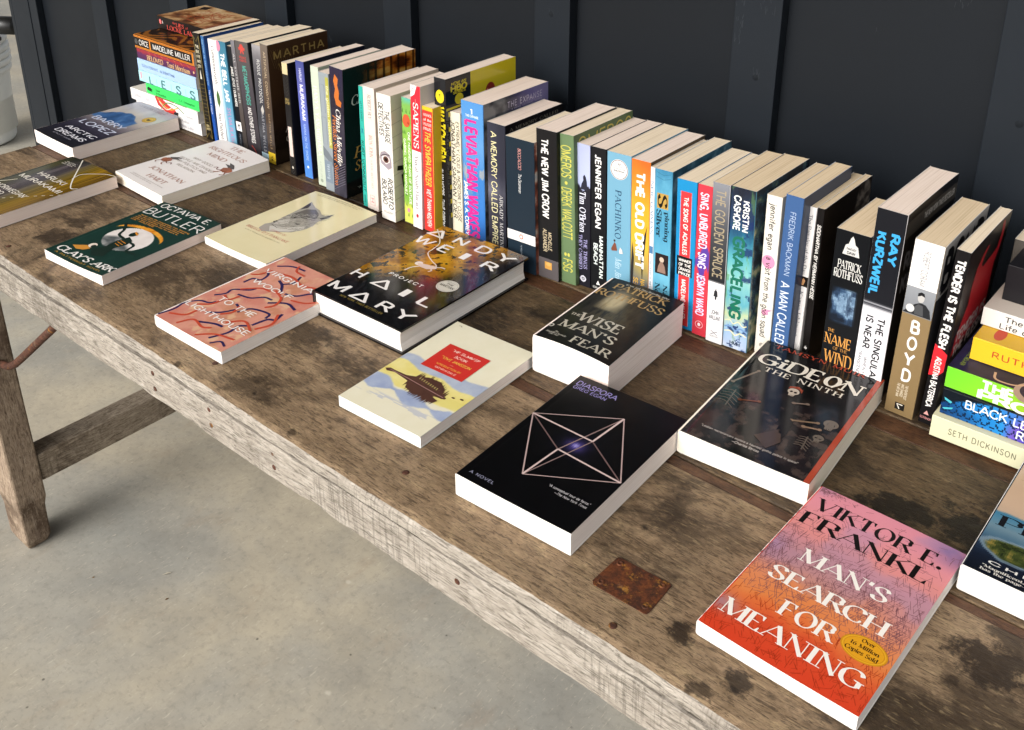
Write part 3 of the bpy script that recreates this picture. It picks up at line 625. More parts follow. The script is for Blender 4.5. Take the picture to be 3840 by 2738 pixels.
book('paperback_book', 'thin pale cream paperback with a red label and brown island painting on its cover', 'book', GF, 120, 196.3, 13.9, P_flat(-765, 600.5, 2.6),
     '#e3dcc4', fart=art_summer, pages='white', bow=.2, curl=.3, r=.8, cell=1.5, rim='#dfe6e2',
     fr=[('p', IS, [(.02, .645), (.06, .625), (.12, .628), (.26, .625), (.40, .59), (.60, .60), (.74, .65), (.805, .66), (.80, .675), (.66, .69), (.44, .68), (.30, .66), (.14, .645), (.06, .66)]), ('p', IS, [(.36, .60), (.46, .565), (.60, .56), (.70, .60), (.74, .65), (.38, .625)]), ('p', IS, [(.34, .66), (.70, .69), (.66, .72), (.50, .74), (.38, .715)])] + spk +
        [('L', '#dccb78', .6, [[(.40 + .03 * k, .592 + .003 * k), (.405 + .03 * k, .612 + .003 * k)] for k in range(10)]), ('l', '#b98f8c', .7, [(.08, .64), (.3, .645), (.78, .668)]), ('e', IS, .85, .635, .018, .006), ('e', IS, .93, .62, .02, .007),
         ('p', '#c8322a', [(.229, .224), (.735, .220), (.744, .490), (.240, .494)]), ('t', 'THE SUMMER', 'bold', '#efc9ba', .315, .665, .28, .259), ('t', 'BOOK', 'bold', '#efc9ba', .415, .57, .325, .304), ('t', 'TOVE JANSSON', 'bold', '#e2b04a', .31, .675, .371, .349), ('l', '#e2a08e', .5, [(.30, .40), (.68, .398)]), ('t', 'INTRODUCTION BY', 'sans', '#e2b04a', .34, .645, .436, .42), ('t', 'KATHRYN DAVIS', 'sans', '#efc9ba', .37, .63, .468, .452), ('s', '#5a5148', .6, [(.08, .036), (.1, .031), (.12, .04)])])
def art_wise(u, v):
    n = fbm(u * 7, v * 11, 71); n2 = fbm(u * 30, v * 10, 73)
    c = ramp(n, [(.2, '#0d0d0d'), (.7, '#1f1e1b')])
    g = np.exp(-(((u - .36) / .16) ** 2 + ((v - .31) / .16) ** 2)); g2 = np.exp(-(((u - .47) / .30) ** 2 + ((v - .52) / .22) ** 2))
    c = mixc(c, ramp(n2, [(.2, '#3a3529'), (.5, '#6b6046'), (.8, '#8f8365')]), np.clip(g2 * .85, 0, 1) * sst(.75, .35, n2))
    c = mixc(c, ramp(n2, [(0, '#8a7c5c'), (.6, '#b5a682')]), np.clip(g * 1.25, 0, 1) * (1 - sst(.44, .47, v)) * sst(.18, .24, u) * (1 - sst(.50, .55, u)))
    return mixc(c, '#0e0e0e', sst(.80, .9, v) * .8)
WT, GD = '#b9b2a2', '#a88a5a'
book('paperback_book', 'very thick dark mass-market paperback with gold and silver capitals over a pale archway', 'book', GF, 102.3, 169.3, 47.3, P_flat(-649.9, 790.8, 3.6),
     '#121212', fart=art_wise, pages='pink', bow=(-2.6, -1.8), curl=-2.6, r=4.5, crease=.4, cell=1.4,
     fr=[('t', 'PATRICK', 'serif', GD, .16, .86, .145, .065), ('t', 'ROTHFUSS', 'serif', GD, .04, .93, .275, .19), ('t', '#1 New York Times Bestselling Author', 'sital', '#c9c4b8', .25, .84, .056, .036), ('t', 'THE', 'serif', WT, .09, .225, .63, .60), ('t', 'WISE', 'serif', WT, .22, .77, .67, .565), ('t', "MAN'S", 'serif', WT, .12, .82, .805, .715), ('t', 'FEAR', 'serif', WT, .42, .90, .943, .862), ('e', '#b5b0a6', .055, .825, .032, .022), ('p', '#141414', [(.04, .825), (.055, .81), (.07, .825), (.055, .84)]), ('t', 'The', 'sital', '#c5bfb2', .17, .22, .895, .878), ('t', 'Kingkiller Chronicle', 'sital', '#c5bfb2', .08, .34, .915, .897), ('t', 'Day Two', 'sital', '#c5bfb2', .14, .26, .934, .918)])
def art_diasp(u, v):
    n = fbm(u * 12, v * 16, 81); c = ramp(n, [(0, '#050506'), (1, '#09090b')])
    d = np.hypot((u - .5) * 135, (v - .5) * 209)
    c = mixc(c, '#4a3f86', .75 * np.exp(-(d / 9) ** 2) + .25 * np.exp(-(d / 20) ** 2) * n * 1.6)
    return mixc(c, '#b7aee6', .75 * np.exp(-(d / 3.2) ** 2))
EC, ED = '#b59c98', '#6b5654'
TLp, TRp, BRp, BLp, C1, C2 = (.01, .417), (.609, .186), (.985, .598), (.38, .816), (.571, .427), (.418, .573)
book('paperback_book', 'plain black paperback with a pale wireframe octahedron on its cover, nearest the rust plate', 'book', GF, 135, 209.4, 25.2, P_flat(-569.5, 578.3, 2.7),
     '#060607', fart=art_diasp, mat=M_SATIN, pages='white', bow=(.8, -.4), curl=-.4, r=1.6, crease=.3, cell=2.0,
     fr=[('l', ED, 1.5, [TLp, C2]), ('l', ED, 1.5, [C1, BRp]), ('l', '#8a7370', 1.4, [C2, TRp]), ('l', '#8a7370', 1.2, [BLp, C1]), ('l', EC, 1.1, [TLp, TRp]), ('l', EC, 1.3, [TRp, BRp]), ('l', EC, 1.1, [BLp, BRp]), ('l', EC, 1.4, [TLp, BLp]), ('l', '#cdb5b0', 2.0, [TLp, C1]), ('l', '#cdb5b0', 2.2, [C1, TRp]), ('l', '#cdb5b0', 2.0, [BLp, C2]), ('l', '#cdb5b0', 2.0, [C2, BRp]),
         ('t', 'DIASPORA', 'sans', '#8f86bd', .048, .425, .083, .046), ('t', 'GREG EGAN', 'sans', '#8f86bd', .055, .362, .118, .094), ('t', 'A NOVEL', 'wsans', '#8f90a6', .07, .285, .955, .938), ('t', '"A conceptual tour de force."', 'sans', '#bdb9bb', .60, .945, .81, .795), ('t', '_The New York Times', 'ital', '#bdb9bb', .675, .94, .836, .821)])
def art_gid(u, v):
    n = fbm(u * 6, v * 10, 91); n2 = fbm(u * 16, v * 24, 93)
    c = ramp(n, [(.2, '#10110f'), (.5, '#1b1819'), (.8, '#2b2226')])
    c = mixc(c, ramp(n2, [(.2, '#24161b'), (.5, '#4a3a38'), (.75, '#6e5a50')]), sst(.44, .62, n2) * sst(.35, .55, v) * .8)
    c = mixc(c, '#4a2a22', .8 * np.exp(-(((u - .12) / .07) ** 2 + ((v - .8) / .12) ** 2)))
    c = mixc(c, '#0e1816', sst(.45, .1, v) * sst(.4, .1, u) * .7)
    c = c * .72
    return mixc(c, '#5a4a3e', .7 * np.exp(-(((u - .56) / .09) ** 2 + ((v - .78) / .12) ** 2)) * (.4 + n2))
BN = '#75665a'
def skull(x, y, s, c=BN):
    return [('e', c, x, y, s, s * .62), ('p', c, [(x - s * .6, y + s * .3), (x + s * .6, y + s * .3), (x + s * .45, y + s * .95), (x - s * .45, y + s * .95)]), ('e', '#1c1412', x - s * .38, y + s * .08, s * .27, s * .17), ('e', '#1c1412', x + s * .38, y + s * .08, s * .27, s * .17), ('p', '#1c1412', [(x, y + s * .3), (x + s * .12, y + s * .5), (x - s * .12, y + s * .5)])] + [('l', '#2a1f1b', .5, [(x - s * .35 + k * s * .23, y + s * .7), (x - s * .35 + k * s * .23, y + s * .93)]) for k in range(4)]
def bone(a, b, c=BN): return [('l', c, 2.4, [a, b]), ('e', c, a[0], a[1], .018, .010), ('e', c, b[0], b[1], .016, .010)]
def ribs(x, y, s): return [('s', '#5a5048', 1.1, [(x - s, y - s * .5 + k * s * .3), (x - s * .2, y - s * .62 + k * s * .3), (x + s * .8, y - s * .35 + k * s * .34)]) for k in range(5)] + [('s', '#5a5048', 1.6, [(x - .1 * s, y - s * .8), (x, y), (x + .15 * s, y + s)])]
book('paperback_book', 'glossy dark paperback with bones, jagged white title and red page-side stripe on its cover', 'book', GF, 139.6, 212.7, 26.7, P_flat(-443.1, 771.7, 3.9),
     '#141214', fart=art_gid, mat=M_GLOSS, pages='cream', bow=(.8, -.8), curl=-.9, r=4.5, crease=.3, cell=1.6,
     fr=[('r', '#a8432c', .955, .998, 0, 1)] + bone((.05, .473), (.155, .31)) + ribs(.13, .60, .085) + bone((.62, .606), (.79, .555), '#7d6652') + bone((.72, .62), (.83, .60), '#8a705c') + bone((.20, .60), (.33, .56), '#5f3420') + bone((.55, .47), (.64, .44), '#6f5f55') + ribs(.80, .73, .06) + skull(.875, .53, .055, '#6f6256') + skull(.86, .665, .04, '#655a50') + skull(.49, .38, .045, '#b9ab9b') +
        [('p', '#141012', [(.60, .60), (.64, .62), (.66, .72), (.63, .80), (.58, .78), (.57, .68)]), ('p', '#4a3a32', [(.47, .82), (.60, .70), (.66, .80), (.60, .88)]), ('p', '#8a3a24', [(.44, .345), (.50, .325), (.545, .345), (.55, .375), (.52, .35), (.47, .35), (.44, .37)]),
         ('t', 'TAMSYN MUIR', 'wserif', '#a8432f', .115, .86, .052, .018), ('t', 'GiDE0N', 'rough', '#e3dacb', .075, .91, .228, .13), ('l', '#e3dacb', 1.6, [(.70, .235), (.80, .125)]), ('l', '#e3dacb', 1.3, [(.14, .185), (.22, .18)]), ('t', 'THE NINTH', 'wserif', '#ddd2c2', .18, .81, .293, .252), ('t', '"Lesbian necromancers explore a haunted gothic palace in space!"', 'bold', '#a59b94', .11, .855, .903, .888), ('t', '_Charles Stross', 'bold', '#b5aca5', .375, .58, .931, .915)])
def art_frankl(u, v):
    n = fbm(u * 3.2, v * 5, 101); n2 = fbm(u * 9, v * 14, 103); n3 = fbm(u * 2.4 + 5, v * 5.5, 107)
    t = v + .16 * (n - .5) + .05 * (n2 - .5) - .02 * (u - .5)
    c = ramp(t, [(0, '#d88a98'), (.12, '#dc8d97'), (.28, '#db8c88'), (.36, '#cf8a8c'), (.45, '#c58884'), (.53, '#cd8672'), (.62, '#d98558'), (.72, '#dc8046'), (.80, '#d96a38'), (.88, '#cf4a2a'), (1, '#d24226')])
    c = mixc(c, '#8f86b0', .30 * sst(.60, .78, n3 + .16 * np.exp(-((v - .45) / .12) ** 2)) * sst(.95, .6, v))
    c = mixc(c, '#8f7aa8', .6 * np.exp(-(((u - .02) / .16) ** 2 + ((v - .46) / .09) ** 2)))
    c = mixc(c, '#a2838f', .8 * np.exp(-(((u - .02) / .13) ** 2 + ((v - .86) / .045) ** 2)))
    return mixc(c, '#6a5f94', .75 * np.exp(-(((u - .95) / .14) ** 2 + ((v - .05) / .06) ** 2)) * (.4 + n2))
_k = random.Random(11); ht = []; ht2 = []
for k in range(4200):
    x, y = _k.uniform(.01, .99), _k.uniform(.02, .97)
    dn = float(fbm(x * 3, y * 4, 111)); band = math.exp(-((y - .52 - .1 * (x - .5)) / .2) ** 2) + .55 * math.exp(-((y - .95) / .1) ** 2)
    if _k.random() > band * 1.3 * dn + .12: continue
    a = _k.choice((.45, 1.15, 2.3)) + _k.uniform(-.12, .12) + 1.2 * dn; L_ = _k.uniform(.03, .075)
    (ht if y < .72 else ht2).append([(x, y), (min(.995, max(.005, x + L_ * math.cos(a))), min(.99, max(.01, y + L_ * .64 * math.sin(a))))])
for k in range(160):
    x, y = .02 + abs(_k.gauss(0, .09)), .005 + abs(_k.gauss(0, .018)); ht.append([(min(x, .9), y), (min(x + .012, .92), y + .008 * _k.uniform(-1, 1) + .003)])
WH, BK = '#f2ebe2', '#15100f'
book('paperback_book', 'large orange, pink and lilac hatched paperback with gold sticker, nearest the camera', 'book', GF, 138.4, 217.5, 15.4, P_flat(-303.6, 581.5, -1.0),
     '#d8391a', back='#b8301a', fart=art_frankl, mat=M_SATIN, pages='white', bow=(1.2, -.8), curl=-.6, r=2.5, crease=.35, cell=1.5,
     fr=[('L', '#7a4f55', .32, ht), ('L', '#9c3218', .32, ht2), ('t', 'VIKTOR E.', 'didone', BK, .075, .925, .152, .074), ('t', 'FRANKL', 'didone', BK, .05, .90, .268, .188), ('t', "MAN'S", 'didone', WH, .215, .775, .468, .392), ('t', 'SEARCH', 'didone', WH, .13, .87, .623, .546), ('t', 'FOR', 'didone', WH, .325, .655, .772, .693), ('t', 'MEANING', 'didone', WH, .055, .925, .903, .822),
         ('e', '#c98a1e', .832, .722, .136, .062), ('e', '#e0a528', .832, .722, .127, .057), ('e', '#c8881c', .832, .722, .118, .052), ('e', '#dc9c22', .832, .722, .113, .0495), ('t', 'Over', 'sbold', '#3a1f10', .795, .872, .692, .674), ('t', '16 Million', 'sbold', '#3a1f10', .745, .915, .722, .704), ('t', 'Copies Sold', 'sbold', '#3a1f10', .735, .925, .752, .733)])
def art_sea(u, v):
    n = fbm(u * 6, v * 9, 121); n2 = fbm(u * 24, v * 40, 123)
    c = ramp(v + .03 * (n - .5), [(0, '#bfa086'), (.5, '#c7a98e'), (.56, '#bfa58e'), (.575, '#3f7896'), (.62, '#54829a'), (.68, '#6b8694'), (.74, '#4a6a80'), (.82, '#22344a'), (.9, '#121a2a'), (1, '#0c111c')])
    d = np.hypot((u - .26) / .22, (v - .81) / .075) + .5 * (n - .5)
    c = mixc(c, '#7f93a0', .8 * (1 - sst(.95, 1.1, d))); return mixc(c, ramp(n2, [(.3, '#232c14'), (.55, '#434c22'), (.8, '#8a783a')]), 1 - sst(.75, .92, d))
book('paperback_book', 'paperback with tan map and green island, cut by the right photo edge', 'book', GF, 140, 208, 27, P_flat(-159, 769, .5),
     '#16202e', fart=art_sea, mat=M_GLOSS, pages='white', bow=.4, curl=-.5, r=2.5,
     fr=[('L', '#9c8068', .4, [[(x, y), (x + .10, y + .004)] for x, y in [(.05 + .13 * (k % 7), .05 + .035 * k) for k in range(14)]]), ('t', 'PEOPLE', 'didone', '#14161c', .065, .92, .668, .592), ('t', 'CHRISTINA', 'wide', '#e6e2da', .125, .87, .924, .905), ('t', '"Magnificent.... Sea People', 'sbold', '#d5d0c6', .10, .60, .955, .94), ('t', 'has the page-turning qualities', 'sbold', '#d5d0c6', .10, .66, .978, .963)])
# ------------------------------------------------------------------ the row of books standing with their spines to the front
GR = 'books standing in a row along the wall'
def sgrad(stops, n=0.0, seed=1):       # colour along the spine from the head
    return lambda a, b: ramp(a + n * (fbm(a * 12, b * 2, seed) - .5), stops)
def stand(label, x, y, W, H, lean, D, name='paperback_book', **kw):
    hard = kw.get('hard', False)
    book(name, label, 'book', GR, D, H, W, P_stand(x, y, lean), **kw)
CR, WT_ = '#e9dfc8', '#ece8e4'
# 1-9, left end
orn = [('r', '#8d7a45', .02, .98, .08, .13), ('r', '#8d7a45', .02, .98, .87, .92)] + [('l', '#8d7a45', .5, [(.47 + .012 * k, .2), (.47 + .012 * k, .8)]) for k in range(0, 34, 3)] + [('h', t, 'bold', '#d8cdb0', .25, .75, .135 + .045 * k, .11 + .045 * k) for k, t in enumerate(['THE', 'DEVIL', 'IN THE', 'WHITE', 'CITY'])] + [('p', '#d9d4c6', [(.33, .5), (.37, .44), (.42, .38), (.42, .62), (.37, .56)]), ('h', 'ERIK', 'bold', '#bfae80', .28, .72, .87, .848), ('h', 'LARSON', 'bold', '#bfae80', .2, .8, .90, .878), ('l', '#8d7a45', .7, [(.03, .15), (.08, .5), (.03, .85)]), ('l', '#8d7a45', .7, [(.97, .15), (.93, .5), (.97, .85)])]
stand('black paperback with gold line ornament on its spine, leftmost in the row', -1570.2, 982.7, 20, 196.7, -.0348, 130, front='#191715', spine='#181613', sp=orn, pages='buff')
stand('very thin blue paperback with white lettering, second from the left in the row', -1549.6, 985.5, 9, 193.7, -.0391, 126, front='#2c4f8c', spine='#27508f', sart=sgrad([(0, '#3c6796'), (.4, '#1f4d8e'), (1, '#2450a6')]), sp=[('t', 'ANTOINE DE SAINT-EXUPÉRY', 'sans', '#93b6d6', .03, .46, .7, .35), ('t', 'The Little Prince', 'serif', '#d5dcee', .5, .73, .72, .28)], pages='buff')
stand('white paperback with grey serif lettering and a green leaf on its spine', -1540.2, 988, 24, 191, .0, 128, front='#e4e0dc', spine='#e6e3e1', sp=[('t', 'Commonwealth', 'serif', '#6f6b68', .06, .42, .66, .3), ('p', '#4a6a35', [(.47, .5), (.52, .28), (.58, .22), (.64, .42), (.60, .62), (.53, .66)]), ('l', '#2f4a24', .8, [(.46, .52), (.65, .44)]), ('t', 'Ann Patchett', 'serif', '#55504d', .69, .97, .66, .3)], pages='buff')
stand('teal paperback with white capitals and a pink dot at the head of its spine', -1515.0, 989, 28, 192, -.0225, 132, front='#2f5f78', spine='#4f86a3', sart=lambda a, b: mixc(ramp(a, [(0, '#3c7288'), (.5, '#4c8aa6'), (1, '#7fb0ca')]), '#c9d9e2', sst(.62, .9, b) * (1 - .4 * a)), sp=[('e', '#d9869c', .05, .78, .05, .22), ('t', 'THE BELL JAR', 'black', '#e9eef0', .11, .56, .62, .25), ('t', 'SYLVIA PLATH', 'cond', '#b884a6', .62, .96, .6, .26)], pages='buff')
stand('low black paperback with white band near the foot, among the grey books at the left', -1485, 991, 16, 187, -.0268, 128, front='#15171b', spine='#16191e', sp=[('t', 'JAMES JOYCE | DUBLINERS', 'bold', '#dcdad6', .19, .57, .68, .32), ('r', '#e6e4e2', .72, .81, 0, 1), ('e', '#1c1c1e', .765, .5, .022, .2), ('e', '#e6e4e2', .77, .5, .012, .09), ('t', 'PENGUIN', 'wsans', '#6f7680', .84, .97, .65, .4)], pages='buff')
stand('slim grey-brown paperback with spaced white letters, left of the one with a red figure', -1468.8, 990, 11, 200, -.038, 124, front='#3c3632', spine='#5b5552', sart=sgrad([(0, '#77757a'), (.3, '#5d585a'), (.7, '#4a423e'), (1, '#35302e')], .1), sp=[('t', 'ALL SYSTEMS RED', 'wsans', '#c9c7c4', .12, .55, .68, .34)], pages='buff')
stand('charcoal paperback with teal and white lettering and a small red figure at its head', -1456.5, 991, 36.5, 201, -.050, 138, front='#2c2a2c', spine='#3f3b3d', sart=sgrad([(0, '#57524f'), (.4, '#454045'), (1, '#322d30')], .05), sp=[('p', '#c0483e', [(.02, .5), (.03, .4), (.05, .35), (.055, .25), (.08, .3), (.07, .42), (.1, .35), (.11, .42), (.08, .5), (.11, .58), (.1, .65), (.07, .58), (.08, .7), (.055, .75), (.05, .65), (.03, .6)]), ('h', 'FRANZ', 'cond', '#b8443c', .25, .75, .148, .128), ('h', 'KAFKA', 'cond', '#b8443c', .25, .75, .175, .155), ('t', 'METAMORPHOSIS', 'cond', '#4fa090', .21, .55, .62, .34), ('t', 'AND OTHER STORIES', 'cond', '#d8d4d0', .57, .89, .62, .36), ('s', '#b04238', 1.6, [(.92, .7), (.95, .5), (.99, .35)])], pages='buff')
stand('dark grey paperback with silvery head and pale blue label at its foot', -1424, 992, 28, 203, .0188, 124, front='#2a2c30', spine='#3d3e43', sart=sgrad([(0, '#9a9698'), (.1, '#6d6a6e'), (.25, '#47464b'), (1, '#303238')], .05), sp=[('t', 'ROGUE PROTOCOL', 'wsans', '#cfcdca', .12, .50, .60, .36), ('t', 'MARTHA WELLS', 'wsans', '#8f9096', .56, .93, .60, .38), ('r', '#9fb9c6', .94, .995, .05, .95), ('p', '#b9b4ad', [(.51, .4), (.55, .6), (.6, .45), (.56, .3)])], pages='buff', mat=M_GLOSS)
art_brown = lambda u, v: ramp(v + .25 * (u - .5) + .2 * (fbm(u * 5, v * 6, 131) - .5), [(0, '#4a3524'), (.3, '#46301f'), (.6, '#2e2019'), (1, '#17130f')])
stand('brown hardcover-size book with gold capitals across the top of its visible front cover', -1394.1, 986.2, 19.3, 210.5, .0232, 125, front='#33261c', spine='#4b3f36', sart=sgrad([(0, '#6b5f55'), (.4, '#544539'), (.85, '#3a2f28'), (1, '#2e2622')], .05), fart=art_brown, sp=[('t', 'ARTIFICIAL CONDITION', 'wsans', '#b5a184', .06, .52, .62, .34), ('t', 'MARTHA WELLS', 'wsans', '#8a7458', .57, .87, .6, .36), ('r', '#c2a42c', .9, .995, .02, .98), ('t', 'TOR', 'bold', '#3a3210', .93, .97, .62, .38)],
      fr=[('t', 'MARTHA', 'wide', '#a58a50', .09, .93, .125, .062), ('t', 'WELLS', 'wide', '#8a6e3c', .16, .86, .225, .165), ('L', '#6f5a3a', .5, [[(.02 + .035 * k, .04 + .002 * k), (.10 + .03 * k, .2 + .004 * k * k)] for k in range(12)]), ('t', 'The Murderbot Diaries', 'sans', '#6f5c48', .3, .8, .44, .425), ('t', 'ARTIFICIAL', 'wsans', '#bfb8ac', .2, .9, .745, .70), ('t', 'CONDITION', 'wsans', '#bfb8ac', .2, .9, .825, .78)], pages='buff', mat=M_GLOSS)
lf = [('L', '#5a5650', .4, [[(.08 + .03 * k, .15), (.11 + .03 * k, .5), (.08 + .03 * k, .85)] for k in range(7)] + [[(.84 + .03 * k, .15), (.87 + .03 * k, .5), (.84 + .03 * k, .85)] for k in range(5)])]
stand('small thin black book with gold head and a pink label low on its spine', -1326.7, 978.8, 14.8, 193.3, .0044, 122, front='#16151a', spine='#1d1b1b', sp=lf + [('r', '#cdbb92', 0, .1, .05, .95), ('h', 'GREAT', 'cond', '#a58f58', .15, .85, .33, .31), ('h', 'GATSBY', 'cond', '#a58f58', .12, .88, .36, .338), ('r', '#d9c3ba', .56, .83, .2, .8), ('e', '#cfc8ba', .93, .5, .012, .15)], pages='buff')
stand('violet-blue paperback with white capitals, next to the small black book', -1300.4, 988.1, 19.7, 198.9, -.01, 128, front='#1a1c2c', spine='#4a55a4', sart=sgrad([(0, '#434a86'), (.25, '#5f62a6'), (.5, '#5a6bb8'), (.8, '#4a7ac6'), (1, '#4f86cf')]), sp=[('t', 'HARUKI', 'sans', '#dfdff0', .06, .17, .62, .34), ('t', 'MURAKAMI', 'bold', '#e6e4f4', .195, .50, .68, .27), ('t', 'KAFKA ON THE SHORE', 'sans', '#a9c0ea', .53, .85, .62, .36), ('e', '#dfe6f2', .905, .5, .012, .12)], pages='rose')
stand('pale grey-green paperback with whitish capitals down its spine', -1258, 981.1, 18.9, 200.8, .0045, 132, front='#b9c1ae', spine='#bfc8b6', sp=[('t', 'HANYA YANAGIHARA', 'wserif', '#e2e4da', .16, .74, .72, .28), ('t', 'A LITTLE LIFE', 'sans', '#9fa898', .79, .93, .6, .4), ('e', '#8f9a8a', .955, .5, .016, .18)], pages='rose')
stand('grey paperback with an olive yellow strip and pale panelled door on its spine', -1234, 976.5, 24, 197, .0046, 128, front='#8f9499', spine='#8f979c', sp=[('r', '#a9a448', .03, .62, .03, .34), ('t', 'the golden notebook', 'sans', '#e4e0b4', .10, .60, .30, .08), ('l', '#767f86', .8, [(.1, .5), (.1, .92), (.33, .92), (.33, .5), (.1, .5)]), ('l', '#767f86', .8, [(.37, .5), (.37, .92), (.6, .92), (.6, .5), (.37, .5)]), ('p', '#6f767c', [(.62, 1), (.66, .5), (.72, 0), (.78, 0), (.70, 1)]), ('r', '#7a8894', .74, .93, .2, .95), ('t', 'lessing', 'wsans', '#b9c4cc', .77, .9, .68, .42)], pages='rose')
def art_perd(u, v):
    n = fbm(u * 9, v * 14, 141); n2 = fbm(u * 5, v * 22, 143); c = ramp(n, [(0, '#0c0d0e'), (1, '#171a1a')])
    m = sst(.34 + .0 * u, .12, v - .06 * np.sin(u * 9)) * sst(.15, .55, u)
    o = ramp(n2, [(.3, '#4a2208'), (.45, '#a5551a'), (.6, '#cf8630'), (.75, '#e0ac5a')])
    return mixc(c, mixc(o, '#2a1406', (np.sin(u * 60) > .55) * .7), m)
prd = [('p', '#c06a2c', [(.05, .6), (.08, .35), (.13, .42), (.18, .3), (.23, .35), (.25, .15), (.29, .2), (.28, .55), (.22, .7), (.16, .6), (.10, .72)]), ('t', 'China Miéville', 'sital', '#e8e2da', .31, .745, .60, .26), ('t', 'Perdido Street Station', 'sital', '#cf7a3a', .37, .92, .88, .60), ('L', '#6f6a78', .7, [[(.72 + .02 * k, .05), (.80 + .02 * k, .95)] for k in range(9)])]
stand('tall thick dark purple and black paperback with orange street painting on its front cover', -1210.3, 973.5, 29.9, 213.2, .0406, 152, front='#121413', spine='#2b2733', sart=lambda a, b: ramp(a + .25 * (fbm(a * 8, b * 3, 145) - .5), [(0, '#26203a'), (.3, '#221d2c'), (.6, '#3a3644'), (.8, '#2a2730'), (1, '#4a4752')]), fart=art_perd, sp=prd, fr=[('t', 'China Miéville', 'sital', '#dcd8d0', .1, .92, .285, .215), ('t', 'Perdido', 'sital', '#c9924a', .12, .82, .70, .615), ('t', 'Street Station', 'sital', '#c9924a', .12, .9, .80, .725), ('t', '"A phantasmagoric masterpiece"', 'sans', '#a9a59c', .15, .85, .95, .935)], pages='rose', mat=M_GLOSS)
stand('very thin turquoise book with dark lettering, left of the cream-pink spine', -1141.1, 973, 9.6, 195.4, .0203, 124, front='#2f9f92', spine='#35ac9d', sp=[('t', "LET'S CEASE?", 'cond', '#1f6a60', .12, .28, .68, .36), ('l', '#1d4f86', .9, [(.34, .3), (.38, .7)]), ('l', '#1d4f86', .9, [(.38, .3), (.34, .7)]), ('t', 'KURT VONNEGUT', 'hand', '#153f3a', .44, .87, .78, .25), ('r', '#2a877c', .9, .97, .3, .7)], pages='rose')
stand('cream-pink paperback with grey and dusty red serif capitals on its spine', -1129.6, 971.5, 24.4, 198.3, .0195, 134, front='#d8c5b2', spine='#e0d2c8', sp=[('t', 'ROBERT BLY', 'serif', '#8b827c', .06, .25, .6, .32), ('t', 'IRON JOHN', 'serif', '#c9897e', .38, .56, .62, .32), ('t', 'A BOOK ABOUT MEN', 'serif', '#c9a59c', .58, .82, .56, .38), ('l', '#c98a8a', .8, [(.88, .3), (.88, .7), (.96, .7), (.96, .3), (.88, .3)]), ('t', 'H', 'bold', '#c98a8a', .90, .94, .62, .38)], pages='rose', fr=[('t', 'NEW YORK TIMES BESTSELLER', 'wserif', '#b89a86', .1, .9, .06, .035)])
art_sav = lambda u, v: ramp(.5 + 0 * u, [(0, '#d9cfb8'), (1, '#ded5c0')])
BKS = '#1b1917'
stand('white paperback with an eye and black hand lettering on its spine', -1086.8, 961.6, 29.7, 199, .0046, 132, front='#dad0ba', spine='#e6e1d8', sp=[('L', '#a9a49c', .35, [[(.0 + .09 * k, 1), (.04 + .09 * k, 0)] for k in range(11)]), ('t', 'THE SAVAGE', 'hand', BKS, .12, .37, .46, .14), ('t', 'DETECTIVES', 'hand', BKS, .07, .32, .86, .56), ('p', '#9a8f96', [(.44, .55), (.46, .85), (.5, .95), (.55, .85), (.585, .35), (.56, .1), (.5, .12), (.46, .2)]), ('p', '#e4d8d2', [(.475, .5), (.49, .78), (.52, .8), (.545, .5), (.52, .22), (.49, .25)]), ('e', '#5a3a34', .508, .5, .026, .2), ('e', '#1a1210', .508, .5, .012, .1), ('s', '#4a4146', 1.4, [(.465, .25), (.47, .6), (.49, .85)]), ('t', 'ROBERTO', 'hand', BKS, .65, .90, .42, .12), ('t', 'BOLAÑO', 'hand', BKS, .67, .875, .84, .55), ('h', 'PICADOR', 'wsans', '#8f8a82', .2, .8, .945, .93)],
      fr=[('L', '#8f887a', .5, [[(0, .02 + .10 * k), (.9, -.07 + .10 * k)] for k in range(1, 11)]), ('r', '#3a362f', .25, .62, .03, .08), ('r', '#e4dcc6', .29, .36, .04, .07), ('r', '#e4dcc6', .40, .58, .04, .07), ('e', '#6f675c', .28, .20, .13, .085), ('t', 'Book', 'sbold', '#d8ceb8', .2, .36, .212, .192), ('s', BKS, 7.5, [(.42, .36), (.28, .35), (.16, .42), (.30, .47), (.36, .53), (.2, .58), (.06, .57)]), ('s', BKS, 6.5, [(.14, .63), (.30, .66), (.32, .72), (.18, .75), (.14, .63)]), ('l', BKS, 6.5, [(.34, .80), (.30, .94)])], pages='rose', rim='#d8cdb8')
lv = [('p', '#4a7a34', [(.08 + .083 * (k % 11), .1 + .2 * ((k * 7) % 5)), (.11 + .083 * (k % 11), .16 + .2 * ((k * 7) % 5)), (.12 + .083 * (k % 11), .04 + .2 * ((k * 7) % 5))]) for k in range(26)]
stand('bright green leafy paperback with a round red sticker on its spine', -1050.9, 974.9, 18.8, 197.4, .018, 126, front='#7a9a4a', spine='#7fae4a', sart=sgrad([(0, '#5fae9e'), (.06, '#7aae54'), (.3, '#86b44a'), (.8, '#7aaa42'), (.86, '#c3cc5a'), (1, '#c9cf62')], .06), sp=lv + [('e', '#cf5a3a', .175, .5, .05, .40), ('t', 'ONE HUNDRED YEARS OF SOLITUDE', 'cond', '#e9edda', .26, .84, .36, .14), ('t', 'GABRIEL GARCIA MARQUEZ', 'cond', '#e6ecd2', .32, .77, .82, .60), ('e', '#cf8aa0', .895, .5, .018, .15)], pages='rose')
